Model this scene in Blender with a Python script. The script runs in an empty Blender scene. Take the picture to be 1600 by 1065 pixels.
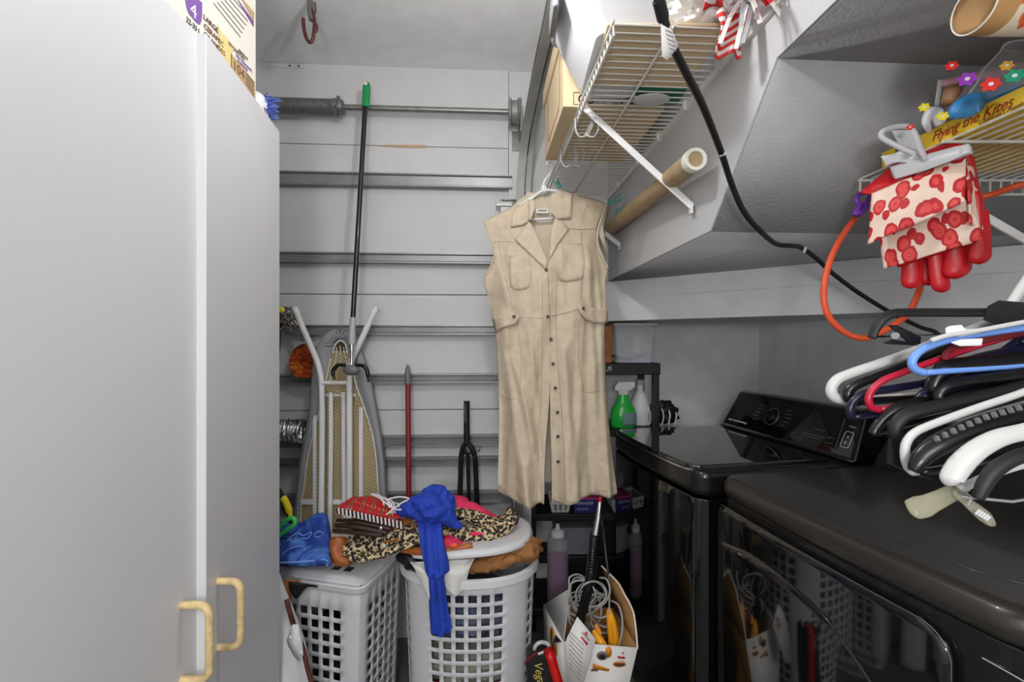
import bpy, math, random
from mathutils import Vector, Matrix, noise
R = math.radians
# ------------------------------------------------------------------ camera
SC = bpy.context.scene
COL = SC.collection
F, CH = 720.0, 1.385                       # focal length in px of a 1600 px wide frame, camera height
cam_d = bpy.data.cameras.new('camera'); cam = bpy.data.objects.new('camera', cam_d); COL.objects.link(cam)
cam_d.sensor_width = 36.0; cam_d.lens = 36.0 * F / 1600.0; cam_d.clip_start = 0.02
cam.location = (0, 0, CH); cam.rotation_euler = (R(90), 0, 0)
SC.camera = cam
# ------------------------------------------------------------------ world, lamps, exposure
w = bpy.data.worlds.new('world'); SC.world = w; w.use_nodes = True
w.node_tree.nodes['Background'].inputs[0].default_value = (0.9, 0.95, 1.0, 1)
w.node_tree.nodes['Background'].inputs[1].default_value = 0.25
def lamp(name, kind, loc, power, size, col=(1, 1, 1), aim=None):
    d = bpy.data.lights.new(name, kind); d.energy = power; d.color = col
    if kind == 'AREA': d.shape = 'DISK'; d.size = size
    else: d.shadow_soft_size = size
    o = bpy.data.objects.new(name, d); COL.objects.link(o); o.location = loc
    if aim is not None:
        o.rotation_euler = (Vector(aim) - Vector(loc)).to_track_quat('-Z', 'Y').to_euler()
    return o
lamp('pendant_bulb', 'POINT', (-0.05, 0.97, 2.26), 9.6, 0.035, (1, 0.99, 0.98))
lamp('camera_side_fill', 'POINT', (-0.12, -0.75, 1.50), 30.0, 0.12, (1, 0.995, 0.99))  # unseen fill added behind the camera to brighten the beam and alcove
lamp('overhead_fill', 'AREA', (0.1, -1.6, 2.55), 30, 1.2, (1, 0.995, 0.985), (0.1, -1.3, 0))  # added soft fill from above, no real fixture, lifts the overall brightness
lamp('rear_fill', 'AREA', (0.15, -4.6, 1.2), 70, 2.0, (0.97, 0.985, 1.0), (0.2, 0.0, 1.1))  # added fill from the rear for alcove and machine fronts, no actual doorway
SC.view_settings.view_transform = 'Standard'; SC.view_settings.look = 'None'
SC.view_settings.gamma = 1.0; SC.view_settings.use_curve_mapping = False
SC.view_settings.exposure = 0.34

# ------------------------------------------------------------------ helpers
def P(px, py, Y):
    'world point seen at (px, py) of the photograph, Y metres ahead of the camera'
    return Vector(((px - 800.0) / F * Y, Y, CH - (py - 532.5) / F * Y))
AR = 0.0576                                  # the garage is turned 3.3 degrees to the camera
RM = Matrix.Translation((0, 2.13, 0)) @ Matrix.Rotation(AR, 4, 'Z')
def RP(a, b, z): return RM @ Vector((a, b, z))   # room frame: a along the garage door, b into it
WORLD = {}
def lin(c):
    c = c / 255.0
    return c / 12.92 if c <= 0.04045 else ((c + 0.055) / 1.055) ** 2.4
def rgb(r, g, b): return (lin(r), lin(g), lin(b), 1)
def smooth(t): t = max(0, min(1, t)); return t * t * (3 - 2 * t)
def lerp(a, b, t): return a + (b - a) * t
def interp(tab, x):
    if x <= tab[0][0]: return tab[0][1]
    for (x0, y0), (x1, y1) in zip(tab, tab[1:]):
        if x <= x1: return lerp(y0, y1, (x - x0) / (x1 - x0)) if x1 > x0 else y1
    return tab[-1][1]
def catmull(pts, n=8):
    pts = [Vector(p) for p in pts]
    if len(pts) < 3: return pts
    out = []
    for i in range(len(pts) - 1):
        p0 = pts[max(i - 1, 0)]; p1 = pts[i]; p2 = pts[i + 1]; p3 = pts[min(i + 2, len(pts) - 1)]
        for k in range(n):
            t = k / n
            out.append(0.5 * ((2 * p1) + (p2 - p0) * t + (2 * p0 - 5 * p1 + 4 * p2 - p3) * t * t + (3 * p1 - p0 - 3 * p2 + p3) * t ** 3))
    out.append(pts[-1]); return out

# ---- materials
MATS = {}
def mat(name, col, rough=0.5, metal=0.0, var=0.0, vscale=20.0, bump=0.0, bscale=200.0, alpha=1.0, trans=0.0, coat=0.0, spec=0.5, ior=None, stretch=None):
    m = bpy.data.materials.new(name); m.use_nodes = True; nt = m.node_tree
    b = nt.nodes['Principled BSDF']
    b.inputs['Base Color'].default_value = col; b.inputs['Roughness'].default_value = rough
    b.inputs['Metallic'].default_value = metal; b.inputs['Alpha'].default_value = alpha
    b.inputs['Transmission Weight'].default_value = trans; b.inputs['Coat Weight'].default_value = coat
    b.inputs['Specular IOR Level'].default_value = spec
    if ior: b.inputs['IOR'].default_value = ior
    if var > 0 or bump > 0:
        tc = nt.nodes.new('ShaderNodeTexCoord'); src = tc.outputs['Object']
        if stretch:
            mp = nt.nodes.new('ShaderNodeMapping'); mp.inputs['Scale'].default_value = stretch
            nt.links.new(src, mp.inputs['Vector']); src = mp.outputs['Vector']
    if var > 0:
        n = nt.nodes.new('ShaderNodeTexNoise'); n.inputs['Scale'].default_value = vscale; n.inputs['Detail'].default_value = 4
        nt.links.new(src, n.inputs['Vector'])
        r = nt.nodes.new('ShaderNodeValToRGB')
        r.color_ramp.elements[0].position = 0.3; r.color_ramp.elements[1].position = 0.7
        r.color_ramp.elements[0].color = tuple(c * (1 - var) for c in col[:3]) + (1,)
        r.color_ramp.elements[1].color = tuple(min(1, c * (1 + var * 0.6)) for c in col[:3]) + (1,)
        nt.links.new(n.outputs['Fac'], r.inputs['Fac']); nt.links.new(r.outputs['Color'], b.inputs['Base Color'])
    if bump > 0:
        n2 = nt.nodes.new('ShaderNodeTexNoise'); n2.inputs['Scale'].default_value = bscale; n2.inputs['Detail'].default_value = 3
        nt.links.new(src, n2.inputs['Vector'])
        bp = nt.nodes.new('ShaderNodeBump'); bp.inputs['Strength'].default_value = bump; bp.inputs['Distance'].default_value = 0.004
        nt.links.new(n2.outputs['Fac'], bp.inputs['Height']); nt.links.new(bp.outputs['Normal'], b.inputs['Normal'])
    MATS[name] = m; return m
def ramp_mat(name, kind, scale, stops, rough=0.7, interp_mode='CONSTANT', stretch=None, distort=0.0, rand=1.0, bump=0.0, out=None, rot=None):
    'colour from a procedural pattern: kind = voronoi / wave / noise'
    m = bpy.data.materials.new(name); m.use_nodes = True; nt = m.node_tree; b = nt.nodes['Principled BSDF']
    b.inputs['Roughness'].default_value = rough
    tc = nt.nodes.new('ShaderNodeTexCoord'); mp = nt.nodes.new('ShaderNodeMapping')
    if stretch: mp.inputs['Scale'].default_value = stretch
    if rot: mp.inputs['Rotation'].default_value = rot
    nt.links.new(tc.outputs['Object'], mp.inputs['Vector'])
    if kind == 'voronoi':
        t = nt.nodes.new('ShaderNodeTexVoronoi'); t.inputs['Randomness'].default_value = rand
        if distort:
            nz = nt.nodes.new('ShaderNodeTexNoise'); nz.inputs['Scale'].default_value = scale * 1.6
            nt.links.new(mp.outputs['Vector'], nz.inputs['Vector'])
            ad = nt.nodes.new('ShaderNodeVectorMath'); ad.operation = 'MULTIPLY_ADD'
            ad.inputs[1].default_value = (distort / scale,) * 3
            nt.links.new(nz.outputs['Color'], ad.inputs[0]); nt.links.new(mp.outputs['Vector'], ad.inputs[2])
            nt.links.new(ad.outputs[0], t.inputs['Vector'])
        else: nt.links.new(mp.outputs['Vector'], t.inputs['Vector'])
        o = t.outputs['Distance']
    elif kind == 'wave':
        t = nt.nodes.new('ShaderNodeTexWave'); t.inputs['Distortion'].default_value = distort; o = t.outputs['Fac']
        nt.links.new(mp.outputs['Vector'], t.inputs['Vector'])
    else:
        t = nt.nodes.new('ShaderNodeTexNoise'); t.inputs['Detail'].default_value = 3; t.inputs['Distortion'].default_value = distort; o = t.outputs['Fac']
        nt.links.new(mp.outputs['Vector'], t.inputs['Vector'])
    t.inputs['Scale'].default_value = scale
    r = nt.nodes.new('ShaderNodeValToRGB'); r.color_ramp.interpolation = interp_mode
    while len(r.color_ramp.elements) < len(stops): r.color_ramp.elements.new(0.5)
    for e, (p, c) in zip(r.color_ramp.elements, stops): e.position = p; e.color = c
    nt.links.new(o, r.inputs['Fac']); nt.links.new(r.outputs['Color'], b.inputs['Base Color'])
    if bump:
        bp = nt.nodes.new('ShaderNodeBump'); bp.inputs['Strength'].default_value = bump; bp.inputs['Distance'].default_value = 0.004
        nt.links.new(o, bp.inputs['Height']); nt.links.new(bp.outputs['Normal'], b.inputs['Normal'])
    MATS[name] = m; return m

# ---- mesh builder
class MB:
    def __init__(s): s.v = []; s.f = []
    def add(s, verts, faces, M=None):
        n = len(s.v)
        s.v += [(M @ Vector(p)) if M else Vector(p) for p in verts]
        s.f += [tuple(i + n for i in f) for f in faces]; return s
    def box(s, lo, hi, M=None):
        x0, y0, z0 = lo; x1, y1, z1 = hi
        return s.add([(x0,y0,z0),(x1,y0,z0),(x1,y1,z0),(x0,y1,z0),(x0,y0,z1),(x1,y0,z1),(x1,y1,z1),(x0,y1,z1)],
                     [(0,3,2,1),(4,5,6,7),(0,1,5,4),(1,2,6,5),(2,3,7,6),(3,0,4,7)], M)
    def prism(s, poly, z0, z1, M=None, top=None):
        n = len(poly); top = top or poly
        vs = [(x, y, z0) for x, y in poly] + [(x, y, z1) for x, y in top]
        fs = [tuple(range(n - 1, -1, -1)), tuple(range(n, 2 * n))] + [(i, (i + 1) % n, n + (i + 1) % n, n + i) for i in range(n)]
        return s.add(vs, fs, M)
    def tube(s, pts, r, n=8, closed=False, caps=True, flat=1.0):
        pts = [Vector(p) for p in pts]; k = len(pts); rs = r if isinstance(r, (list, tuple)) else [r] * k
        vs = []; up = None
        for i, p in enumerate(pts):
            if closed: t = pts[(i + 1) % k] - pts[(i - 1) % k]
            else: t = pts[min(i + 1, k - 1)] - pts[max(i - 1, 0)]
            t = t.normalized() if t.length > 1e-9 else Vector((0, 0, 1))
            if up is None: up = t.orthogonal().normalized()
            up = (up - t * up.dot(t))
            up = up.normalized() if up.length > 1e-6 else t.orthogonal().normalized()
            sd = t.cross(up)
            for j in range(n):
                a = 2 * math.pi * j / n
                vs.append(p + up * (math.cos(a) * rs[i]) + sd * (math.sin(a) * rs[i] * flat))
        fs = []
        for i in range(k if closed else k - 1):
            for j in range(n):
                a = i * n + j; b = i * n + (j + 1) % n; c = ((i + 1) % k) * n + (j + 1) % n; d = ((i + 1) % k) * n + j
                fs.append((a, b, c, d))
        if caps and not closed:
            fs.append(tuple(range(n - 1, -1, -1))); fs.append(tuple((k - 1) * n + j for j in range(n)))
        return s.add(vs, fs)
    def sweep(s, pts, side, prof, caps=True):
        'sweep a closed 2-D profile (side offset, normal offset) along pts'
        pts = [Vector(p) for p in pts]; side = Vector(side).normalized(); n = len(prof); vs = []; fs = []
        for i, p in enumerate(pts):
            t = (pts[min(i + 1, len(pts) - 1)] - pts[max(i - 1, 0)]).normalized()
            nr = side.cross(t).normalized(); sd = t.cross(nr).normalized()
            vs += [p + sd * a + nr * b for a, b in prof]
        for i in range(len(pts) - 1):
            for j in range(n): fs.append((i * n + j, i * n + (j + 1) % n, (i + 1) * n + (j + 1) % n, (i + 1) * n + j))
        if caps: fs.append(tuple(range(n - 1, -1, -1))); fs.append(tuple((len(pts) - 1) * n + j for j in range(n)))
        return s.add(vs, fs)
    def bar(s, p0, p1, wdt, th, nrm):
        p0 = Vector(p0); p1 = Vector(p1); t = (p1 - p0).normalized(); sd = Vector(nrm).cross(t).normalized(); nr = t.cross(sd)
        vs = [p + sd * a + nr * b for p in (p0, p1) for a, b in ((-wdt/2,-th/2),(wdt/2,-th/2),(wdt/2,th/2),(-wdt/2,th/2))]
        return s.add(vs, [(3,2,1,0),(4,5,6,7),(0,1,5,4),(1,2,6,5),(2,3,7,6),(3,0,4,7)])
    def lathe(s, prof, n=20, M=None):
        vs = []; fs = []
        for r, z in prof:
            for j in range(n):
                a = 2 * math.pi * j / n; vs.append((r * math.cos(a), r * math.sin(a), z))
        for i in range(len(prof) - 1):
            for j in range(n): fs.append((i * n + j, i * n + (j + 1) % n, (i + 1) * n + (j + 1) % n, (i + 1) * n + j))
        if prof[0][0] > 1e-6: fs.append(tuple(range(n - 1, -1, -1)))
        if prof[-1][0] > 1e-6: fs.append(tuple((len(prof) - 1) * n + j for j in range(n)))
        return s.add(vs, fs, M)
    def sheet(s, fn, nu, nv, wrap=False):
        vs = [Vector(fn(i / nu, j / nv)) for j in range(nv + 1) for i in range(nu + (0 if wrap else 1))]
        k = nu if wrap else nu + 1
        fs = [(j * k + i, j * k + (i + 1) % k, (j + 1) * k + (i + 1) % k, (j + 1) * k + i) for j in range(nv) for i in range(nu)]
        return s.add(vs, fs)
    def blob(s, c, rad, amp=0.2, seed=0, nu=40, nv=24, freq=2.0, ridge=0.0, rf=3.0, floor=None, M=None):
        'a crumpled lump of cloth'
        c = Vector(c); off = Vector((seed * 7.3, seed * 3.1, seed * 1.7))
        def fn(u, v):
            th = 2 * math.pi * u; ph = math.pi * v
            d = Vector((math.sin(ph) * math.cos(th), math.sin(ph) * math.sin(th), -math.cos(ph)))
            q = d * freq + off
            k = 1 + amp * noise.fractal(q, 1.0, 2.0, 3)
            if ridge: k += ridge * (1 - abs(math.sin(rf * (d.x * 1.7 + d.z * 1.3 + d.y + 1.5 * noise.noise(q)))) * 2) * math.sin(ph)
            p = Vector((d.x * rad[0], d.y * rad[1], d.z * rad[2])) * k
            if M: p = M @ p
            p = c + p
            if floor is not None and p.z < floor: p.z = floor
            return p
        vs = []; fs = []
        return s.sheet(fn, nu, nv, wrap=True)
    def build(s, name, m, parent=None, smooth_angle=35, bevel=0.0, solid=0.0, offset=-1.0, sub=0, tag_=None, loc=None, seg=2):
        W = WORLD[parent.name] if parent is not None else (Matrix.Translation(loc) if loc is not None else Matrix.Identity(4))
        Wi = W.inverted()
        me = bpy.data.meshes.new(name); me.from_pydata([Wi @ p for p in s.v], [], s.f); me.validate()
        o = bpy.data.objects.new(name, me); COL.objects.link(o)
        ms = m if isinstance(m, (list, tuple)) else [m]
        for mm in ms: me.materials.append(MATS[mm] if isinstance(mm, str) else mm)
        if parent is not None: o.parent = parent
        elif loc is not None: o.location = loc
        WORLD[o.name] = W
        me.polygons.foreach_set('use_smooth', [True] * len(me.polygons))
        if smooth_angle < 180: me.set_sharp_from_angle(angle=R(smooth_angle))
        if solid:
            md = o.modifiers.new('solid', 'SOLIDIFY'); md.thickness = solid; md.offset = offset
        if bevel:
            md = o.modifiers.new('bevel', 'BEVEL'); md.width = bevel; md.segments = seg; md.limit_method = 'ANGLE'; md.angle_limit = R(40)
        if sub:
            md = o.modifiers.new('sub', 'SUBSURF'); md.levels = sub; md.render_levels = sub
        return o
def tag(o, label=None, cat=None, group=None, kind=None):
    if label: o['label'] = label
    if cat: o['category'] = cat
    if group: o['group'] = group
    if kind: o['kind'] = kind
    return o
def thing(name, label, cat, loc=(0, 0, 0), rotz=0.0, group=None):
    o = bpy.data.objects.new(name, None); COL.objects.link(o); o.location = loc; o.rotation_euler = (0, 0, rotz)
    o.empty_display_size = 0.05
    WORLD[o.name] = Matrix.Translation(loc) @ Matrix.Rotation(rotz, 4, 'Z')
    return tag(o, label, cat, group)
def copy_part(src, name, delta, parent):
    'another of the same piece, sharing its mesh, moved by delta (world)'
    c = src.copy(); COL.objects.link(c); c.parent = parent; WORLD[c.name] = WORLD[parent.name]
    c.location = WORLD[parent.name].inverted().to_3x3() @ Vector(delta); return c
def text(body, size, m, parent, origin, right, up, name='lettering', extrude=0.0004, align='LEFT', shear=0.0, wscale=1.0):
    right = Vector(right).normalized(); up = Vector(up); up = (up - right * up.dot(right)).normalized(); nrm = right.cross(up)
    cu = bpy.data.curves.new('t', 'FONT'); cu.body = body; cu.size = size; cu.extrude = extrude; cu.align_x = align; cu.shear = shear; cu.resolution_u = 3
    to = bpy.data.objects.new('t', cu); COL.objects.link(to)
    dg = bpy.context.evaluated_depsgraph_get(); me = bpy.data.meshes.new_from_object(to.evaluated_get(dg))
    COL.objects.unlink(to); bpy.data.objects.remove(to)
    Mx = Matrix.Identity(4)
    for i in range(3): Mx[i][0] = right[i] * wscale; Mx[i][1] = up[i]; Mx[i][2] = nrm[i]; Mx[i][3] = origin[i]
    me.transform(WORLD[parent.name].inverted() @ Mx); me.name = name
    me.materials.clear(); me.materials.append(MATS[m])
    o = bpy.data.objects.new(name, me); COL.objects.link(o); o.parent = parent; WORLD[o.name] = WORLD[parent.name]; return o
def rounded_rect(x0, y0, x1, y1, r, n=5):
    pts = []
    for cx, cy, a0 in ((x1 - r, y0 + r, -90), (x1 - r, y1 - r, 0), (x0 + r, y1 - r, 90), (x0 + r, y0 + r, 180)):
        for k in range(n + 1):
            a = R(a0 + 90 * k / n); pts.append((cx + r * math.cos(a), cy + r * math.sin(a)))
    return pts
def frame(o, x, y, z):
    'matrix from an origin and three axes'
    M = Matrix.Identity(4)
    for i in range(3): M[i][0] = x[i]; M[i][1] = y[i]; M[i][2] = z[i]; M[i][3] = o[i]
    return M
def dirframe(o, z):
    z = Vector(z).normalized(); x = z.orthogonal().normalized(); return frame(Vector(o), x, z.cross(x), z)

# ------------------------------------------------------------------ material library
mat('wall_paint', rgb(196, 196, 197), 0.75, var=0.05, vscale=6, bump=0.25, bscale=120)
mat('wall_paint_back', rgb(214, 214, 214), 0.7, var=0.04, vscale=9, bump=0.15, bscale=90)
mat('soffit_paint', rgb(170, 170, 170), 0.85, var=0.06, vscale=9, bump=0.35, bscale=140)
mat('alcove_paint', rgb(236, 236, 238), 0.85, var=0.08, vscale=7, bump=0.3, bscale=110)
mat('ceiling_paint', rgb(246, 246, 247), 0.85, var=0.04, vscale=14, bump=0.3, bscale=160)
mat('floor_concrete', rgb(104, 102, 100), 0.8, var=0.25, vscale=8, bump=0.2)
mat('door_panel', rgb(206, 207, 207), 0.5, var=0.03, vscale=5, bump=0.08, bscale=60)
mat('strut_steel', rgb(150, 151, 152), 0.42, 0.55, var=0.15, vscale=8)
mat('galvanized', rgb(140, 140, 138), 0.4, 0.7, var=0.2, vscale=25)
mat('dark_steel', rgb(122, 122, 120), 0.45, 0.35, var=0.25, vscale=60)
mat('track_grey', rgb(150, 150, 147), 0.5, 0.35, var=0.15, vscale=12)
mat('chrome', rgb(215, 215, 215), 0.18, 1.0)
mat('cabinet_white', rgb(216, 216, 218), 0.45, var=0.015, vscale=4)
mat('cabinet_edge', rgb(200, 200, 202), 0.5)
mat('handle_wood', rgb(219, 193, 142), 0.5, var=0.28, vscale=55, bump=0.3, bscale=160)
mat('white_plastic', rgb(232, 232, 232), 0.4)
mat('hamper_plastic', rgb(212, 212, 216), 0.42, var=0.02, vscale=6)
mat('white_tube', rgb(226, 226, 226), 0.3)
mat('hanger_white', rgb(202, 202, 200), 0.35)
mat('wire_white', rgb(222, 220, 214), 0.4, var=0.05, vscale=30)
mat('cardboard', rgb(196, 168, 130), 0.85, var=0.1, vscale=10)
mat('cardboard_light', rgb(217, 194, 158), 0.85, var=0.05, vscale=12)
mat('cardboard_inner', rgb(158, 118, 70), 0.85, var=0.12, vscale=18)
mat('tube_cardboard', rgb(178, 154, 118), 0.8, var=0.12, vscale=16)
mat('paper_white', rgb(228, 226, 222), 0.7, var=0.03, vscale=20)
mat('paper_cream', rgb(228, 225, 214), 0.7)
mat('print_black', rgb(40, 36, 34), 0.7)
mat('print_grey', rgb(120, 112, 112), 0.7)
mat('print_purple', rgb(128, 88, 166), 0.6)
mat('print_tan', rgb(190, 160, 120), 0.6)
mat('print_yellow', rgb(226, 208, 140), 0.6)
mat('print_brown', rgb(110, 68, 50), 0.6); mat('print_rust', rgb(168, 62, 22), 0.6)
mat('print_red', rgb(196, 28, 52), 0.5)
mat('print_orange', rgb(222, 140, 40), 0.5)
mat('print_white', rgb(225, 225, 225), 0.6)
mat('green_plastic', rgb(22, 150, 84), 0.4)
mat('black_metal', rgb(22, 22, 23), 0.3, 0.1, coat=0.4)
mat('black_plastic', rgb(9, 9, 11), 0.3)
mat('black_matte', rgb(13, 13, 14), 0.55)
mat('appliance_black', rgb(12, 12, 13), 0.07, 0.0, coat=1.0)
mat('appliance_top', rgb(58, 55, 51), 0.3, 0.3, var=0.12, vscale=300, coat=0.3)
mat('appliance_side', rgb(34, 33, 33), 0.25, 0.4, coat=0.3)
mat('lid_glass', rgb(16, 16, 17), 0.04, coat=1.0, spec=0.8)
mat('red_pole', rgb(128, 26, 26), 0.4)
mat('grey_plastic', rgb(108, 109, 112), 0.5)
mat('light_grey_plastic', rgb(176, 177, 180), 0.45)
mat('cover_grey', rgb(150, 151, 153), 0.85, var=0.1, vscale=12, bump=0.3, bscale=25)
mat('mesh_gold', rgb(226, 206, 160), 0.4, 0.25)
mat('board_dark', rgb(104, 86, 56), 0.8)
mat('foil', rgb(200, 200, 200), 0.22, 1.0, bump=1.0, bscale=45)
mat('linen', rgb(205, 189, 165), 0.85, var=0.10, vscale=30, bump=0.55, bscale=70)
mat('linen_light', rgb(212, 199, 178), 0.85, var=0.05, vscale=30, bump=0.3, bscale=60)
mat('linen_seam', rgb(164, 142, 112), 0.9)
mat('button_brown', rgb(58, 44, 34), 0.35)
mat('blue_cotton', rgb(30, 64, 178), 0.8, var=0.16, vscale=14, bump=0.9, bscale=38)
mat('blue_stitch', rgb(52, 92, 196), 0.7)
ramp_mat('blue_plush', 'noise', 13, [(0.0, rgb(14, 34, 100)), (0.47, rgb(24, 58, 140)), (0.64, rgb(76, 120, 200))], 0.75, 'LINEAR', distort=1.6, bump=0.5)
mat('plush_light', rgb(110, 150, 222), 0.7)
mat('pink_cotton', rgb(230, 52, 100), 0.8, var=0.15, vscale=16, bump=0.4, bscale=28)
mat('brown_leather', rgb(160, 88, 34), 0.45, var=0.25, vscale=18, bump=0.3, bscale=70)
mat('dark_leather', rgb(52, 34, 26), 0.42, var=0.25, vscale=30, bump=0.2, bscale=80)
mat('brown_cloth', rgb(146, 100, 54), 0.85, var=0.25, vscale=12, bump=0.5, bscale=30)
mat('white_cloth', rgb(214, 212, 206), 0.85, var=0.06, vscale=14, bump=0.4, bscale=24)
mat('red_cloth', rgb(192, 26, 34), 0.8, var=0.15, vscale=40)
mat('dark_red_cloth', rgb(112, 22, 30), 0.85, var=0.3, vscale=20, bump=0.3)
mat('slate_cloth', rgb(92, 100, 122), 0.85, var=0.4, vscale=22, bump=0.3)
mat('olive_cloth', rgb(150, 148, 134), 0.85, var=0.3, vscale=18, bump=0.3)
ramp_mat('leopard', 'voronoi', 95, [(0.0, rgb(196, 160, 108)), (0.15, rgb(22, 17, 15)), (0.56, rgb(206, 186, 146))], 0.8, 'CONSTANT', distort=0.9)
ramp_mat('leopard_pale', 'voronoi', 70, [(0.0, rgb(214, 212, 190)), (0.3, rgb(26, 26, 22)), (0.5, rgb(222, 220, 200))], 0.8, 'CONSTANT', distort=1.0)
ramp_mat('fringe', 'wave', 26, [(0.0, rgb(18, 16, 16)), (0.5, rgb(226, 224, 214))], 0.8, stretch=(3, 0.2, 0.2))
ramp_mat('woven_red', 'wave', 22, [(0.0, rgb(192, 26, 32)), (0.72, rgb(60, 40, 36)), (0.82, rgb(196, 168, 130)), (0.9, rgb(150, 24, 30))], 0.8, distort=3.0, stretch=(0.4, 1, 1))
ramp_mat('strawberry', 'voronoi', 46, [(0.0, rgb(240, 160, 150)), (0.04, rgb(204, 38, 44)), (0.12, rgb(228, 74, 72)), (0.34, rgb(192, 32, 38)), (0.50, rgb(242, 214, 196))], 0.55, 'CONSTANT', stretch=(0.9, 0.9, 0.62), rand=0.8, rot=(0.35, 0.35, 0), distort=0.25)
mat('red_rubber', rgb(206, 16, 30), 0.38)
ramp_mat('flag_stripe', 'wave', 15, [(0.0, rgb(226, 222, 220)), (0.5, rgb(214, 48, 46))], 0.7, stretch=(0.03, 0.03, 1), rot=(0, R(90), 0))
mat('tinsel', rgb(210, 210, 212), 0.25, 0.8)
mat('orange_cord', rgb(236, 92, 52), 0.45)
mat('cable_black', rgb(30, 31, 32), 0.5)
mat('clear_plastic', rgb(235, 238, 240), 0.12, alpha=0.38, spec=0.7)
mat('clear_faint', rgb(230, 232, 236), 0.08, alpha=0.24, spec=1.0)
mat('frosted_plastic', rgb(228, 230, 232), 0.35, alpha=0.62)
mat('milky_plastic', rgb(214, 214, 217), 0.35, alpha=0.86)
mat('amber_clear', rgb(222, 216, 186), 0.08, alpha=0.24, spec=1.0)
mat('hook_clear', rgb(206, 205, 200), 0.15, alpha=0.72, spec=0.8)
mat('purple_plastic', rgb(122, 60, 176), 0.35)
mat('teal_plastic', rgb(40, 180, 164), 0.4, alpha=0.9)
mat('yellow_box', rgb(245, 205, 50), 0.5)
mat('yellow_plastic', rgb(246, 170, 24), 0.35)
mat('yellow_bright', rgb(240, 220, 30), 0.4)
mat('lime_plastic', rgb(60, 190, 90), 0.4)
mat('blue_toy', rgb(62, 148, 212), 0.4)
mat('pink_toy', rgb(226, 170, 180), 0.5)
mat('skin_toy', rgb(214, 160, 124), 0.5)
mat('flower_red', rgb(226, 52, 46), 0.5); mat('flower_purple', rgb(150, 60, 184), 0.5)
mat('flower_green', rgb(30, 150, 116), 0.5); mat('flower_yellow', rgb(232, 216, 40), 0.5); mat('flower_gold', rgb(222, 170, 60), 0.5)
ramp_mat('floral_print', 'voronoi', 30, [(0.0, rgb(40, 120, 170)), (0.16, rgb(226, 200, 90)), (0.26, rgb(226, 80, 44)), (0.46, rgb(214, 110, 60)), (0.58, rgb(228, 214, 186))], 0.6, 'CONSTANT', distort=0.7)
mat('kraft', rgb(196, 150, 96), 0.7, var=0.08, vscale=20)
mat('navy_plastic', rgb(14, 17, 44), 0.32)
mat('blue_hanger', rgb(110, 152, 224), 0.35)
mat('crimson_plastic', rgb(176, 20, 50), 0.35)
mat('rack_black', rgb(18, 18, 19), 0.5)
mat('green_soap', rgb(40, 190, 70), 0.25)
mat('label_grey', rgb(120, 150, 148), 0.5)
mat('purple_soap', rgb(122, 24, 112), 0.2)
mat('blue_carton', rgb(30, 40, 120), 0.5)
mat('pink_carton', rgb(206, 60, 140), 0.5)
mat('grey_bin', rgb(126, 124, 136), 0.5)
mat('amber_disc', rgb(150, 62, 20), 0.25)
ramp_mat('disc_print', 'noise', 14, [(0.0, rgb(40, 14, 8)), (0.42, rgb(120, 40, 14)), (0.5, rgb(176, 66, 16)), (0.66, rgb(206, 120, 30))], 0.3, 'LINEAR', distort=2.2, stretch=(1, 1, 2))
mat('red_trim', rgb(186, 10, 12), 0.35)
mat('gold_ink', rgb(196, 180, 96), 0.4)
mat('mop_grey', rgb(126, 120, 112), 0.9, var=0.35, vscale=60)
mat('rust_vinyl', rgb(92, 46, 40), 0.5, var=0.2, vscale=40)
mat('bristle_blue', rgb(84, 104, 190), 0.5)
mat('cord_grey', rgb(160, 160, 158), 0.5)
mat('leather_white', rgb(222, 222, 222), 0.5, var=0.04, vscale=14, bump=0.2, bscale=60)
ramp_mat('braid_brown', 'wave', 60, [(0.0, rgb(60, 24, 18)), (0.5, rgb(110, 56, 44))], 0.5, distort=6)
mat('lavender', rgb(150, 156, 218), 0.5)
mat('bubble', rgb(225, 225, 230), 0.15, alpha=0.5, bump=1.0, bscale=70)
mat('green_carton', rgb(30, 110, 74), 0.6)
mat('amber_print', rgb(176, 100, 30), 0.6, var=0.5, vscale=25)

# ================================================================== THE ROOM
def struct(name, mb, m, parent=None, **k):
    o = mb.build(name, m, parent, **k)
    if parent is None: o['kind'] = 'structure'
    return o
def rbox(mb, lo, hi): return mb.box(lo, hi, RM)
CEIL = 2.632
struct('floor', rbox(MB(), (-1.5, -4.9, -0.1), (1.9, 0.6, 0.0)), 'floor_concrete')
struct('ceiling', rbox(MB(), (-1.5, -4.9, CEIL), (1.9, 0.6, CEIL + 0.1)), 'ceiling_paint')
struct('wall_left', rbox(MB(), (-1.45, -4.9, 0), (-1.35, 0.6, CEIL)), 'wall_paint')
struct('wall_rear', rbox(MB(), (-1.5, -5.0, 0), (1.9, -4.9, CEIL)), 'wall_paint')
RWX = 1.425                                    # right wall, behind the machines
struct('wall_right', rbox(MB(), (RWX, -4.9, 0), (RWX + 0.1, 0.6, CEIL)), 'alcove_paint')
struct('wall_back', rbox(MB(), (0.09, 0.40, 0), (RWX + 0.1, 0.5, 1.70)), 'alcove_paint')
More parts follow.
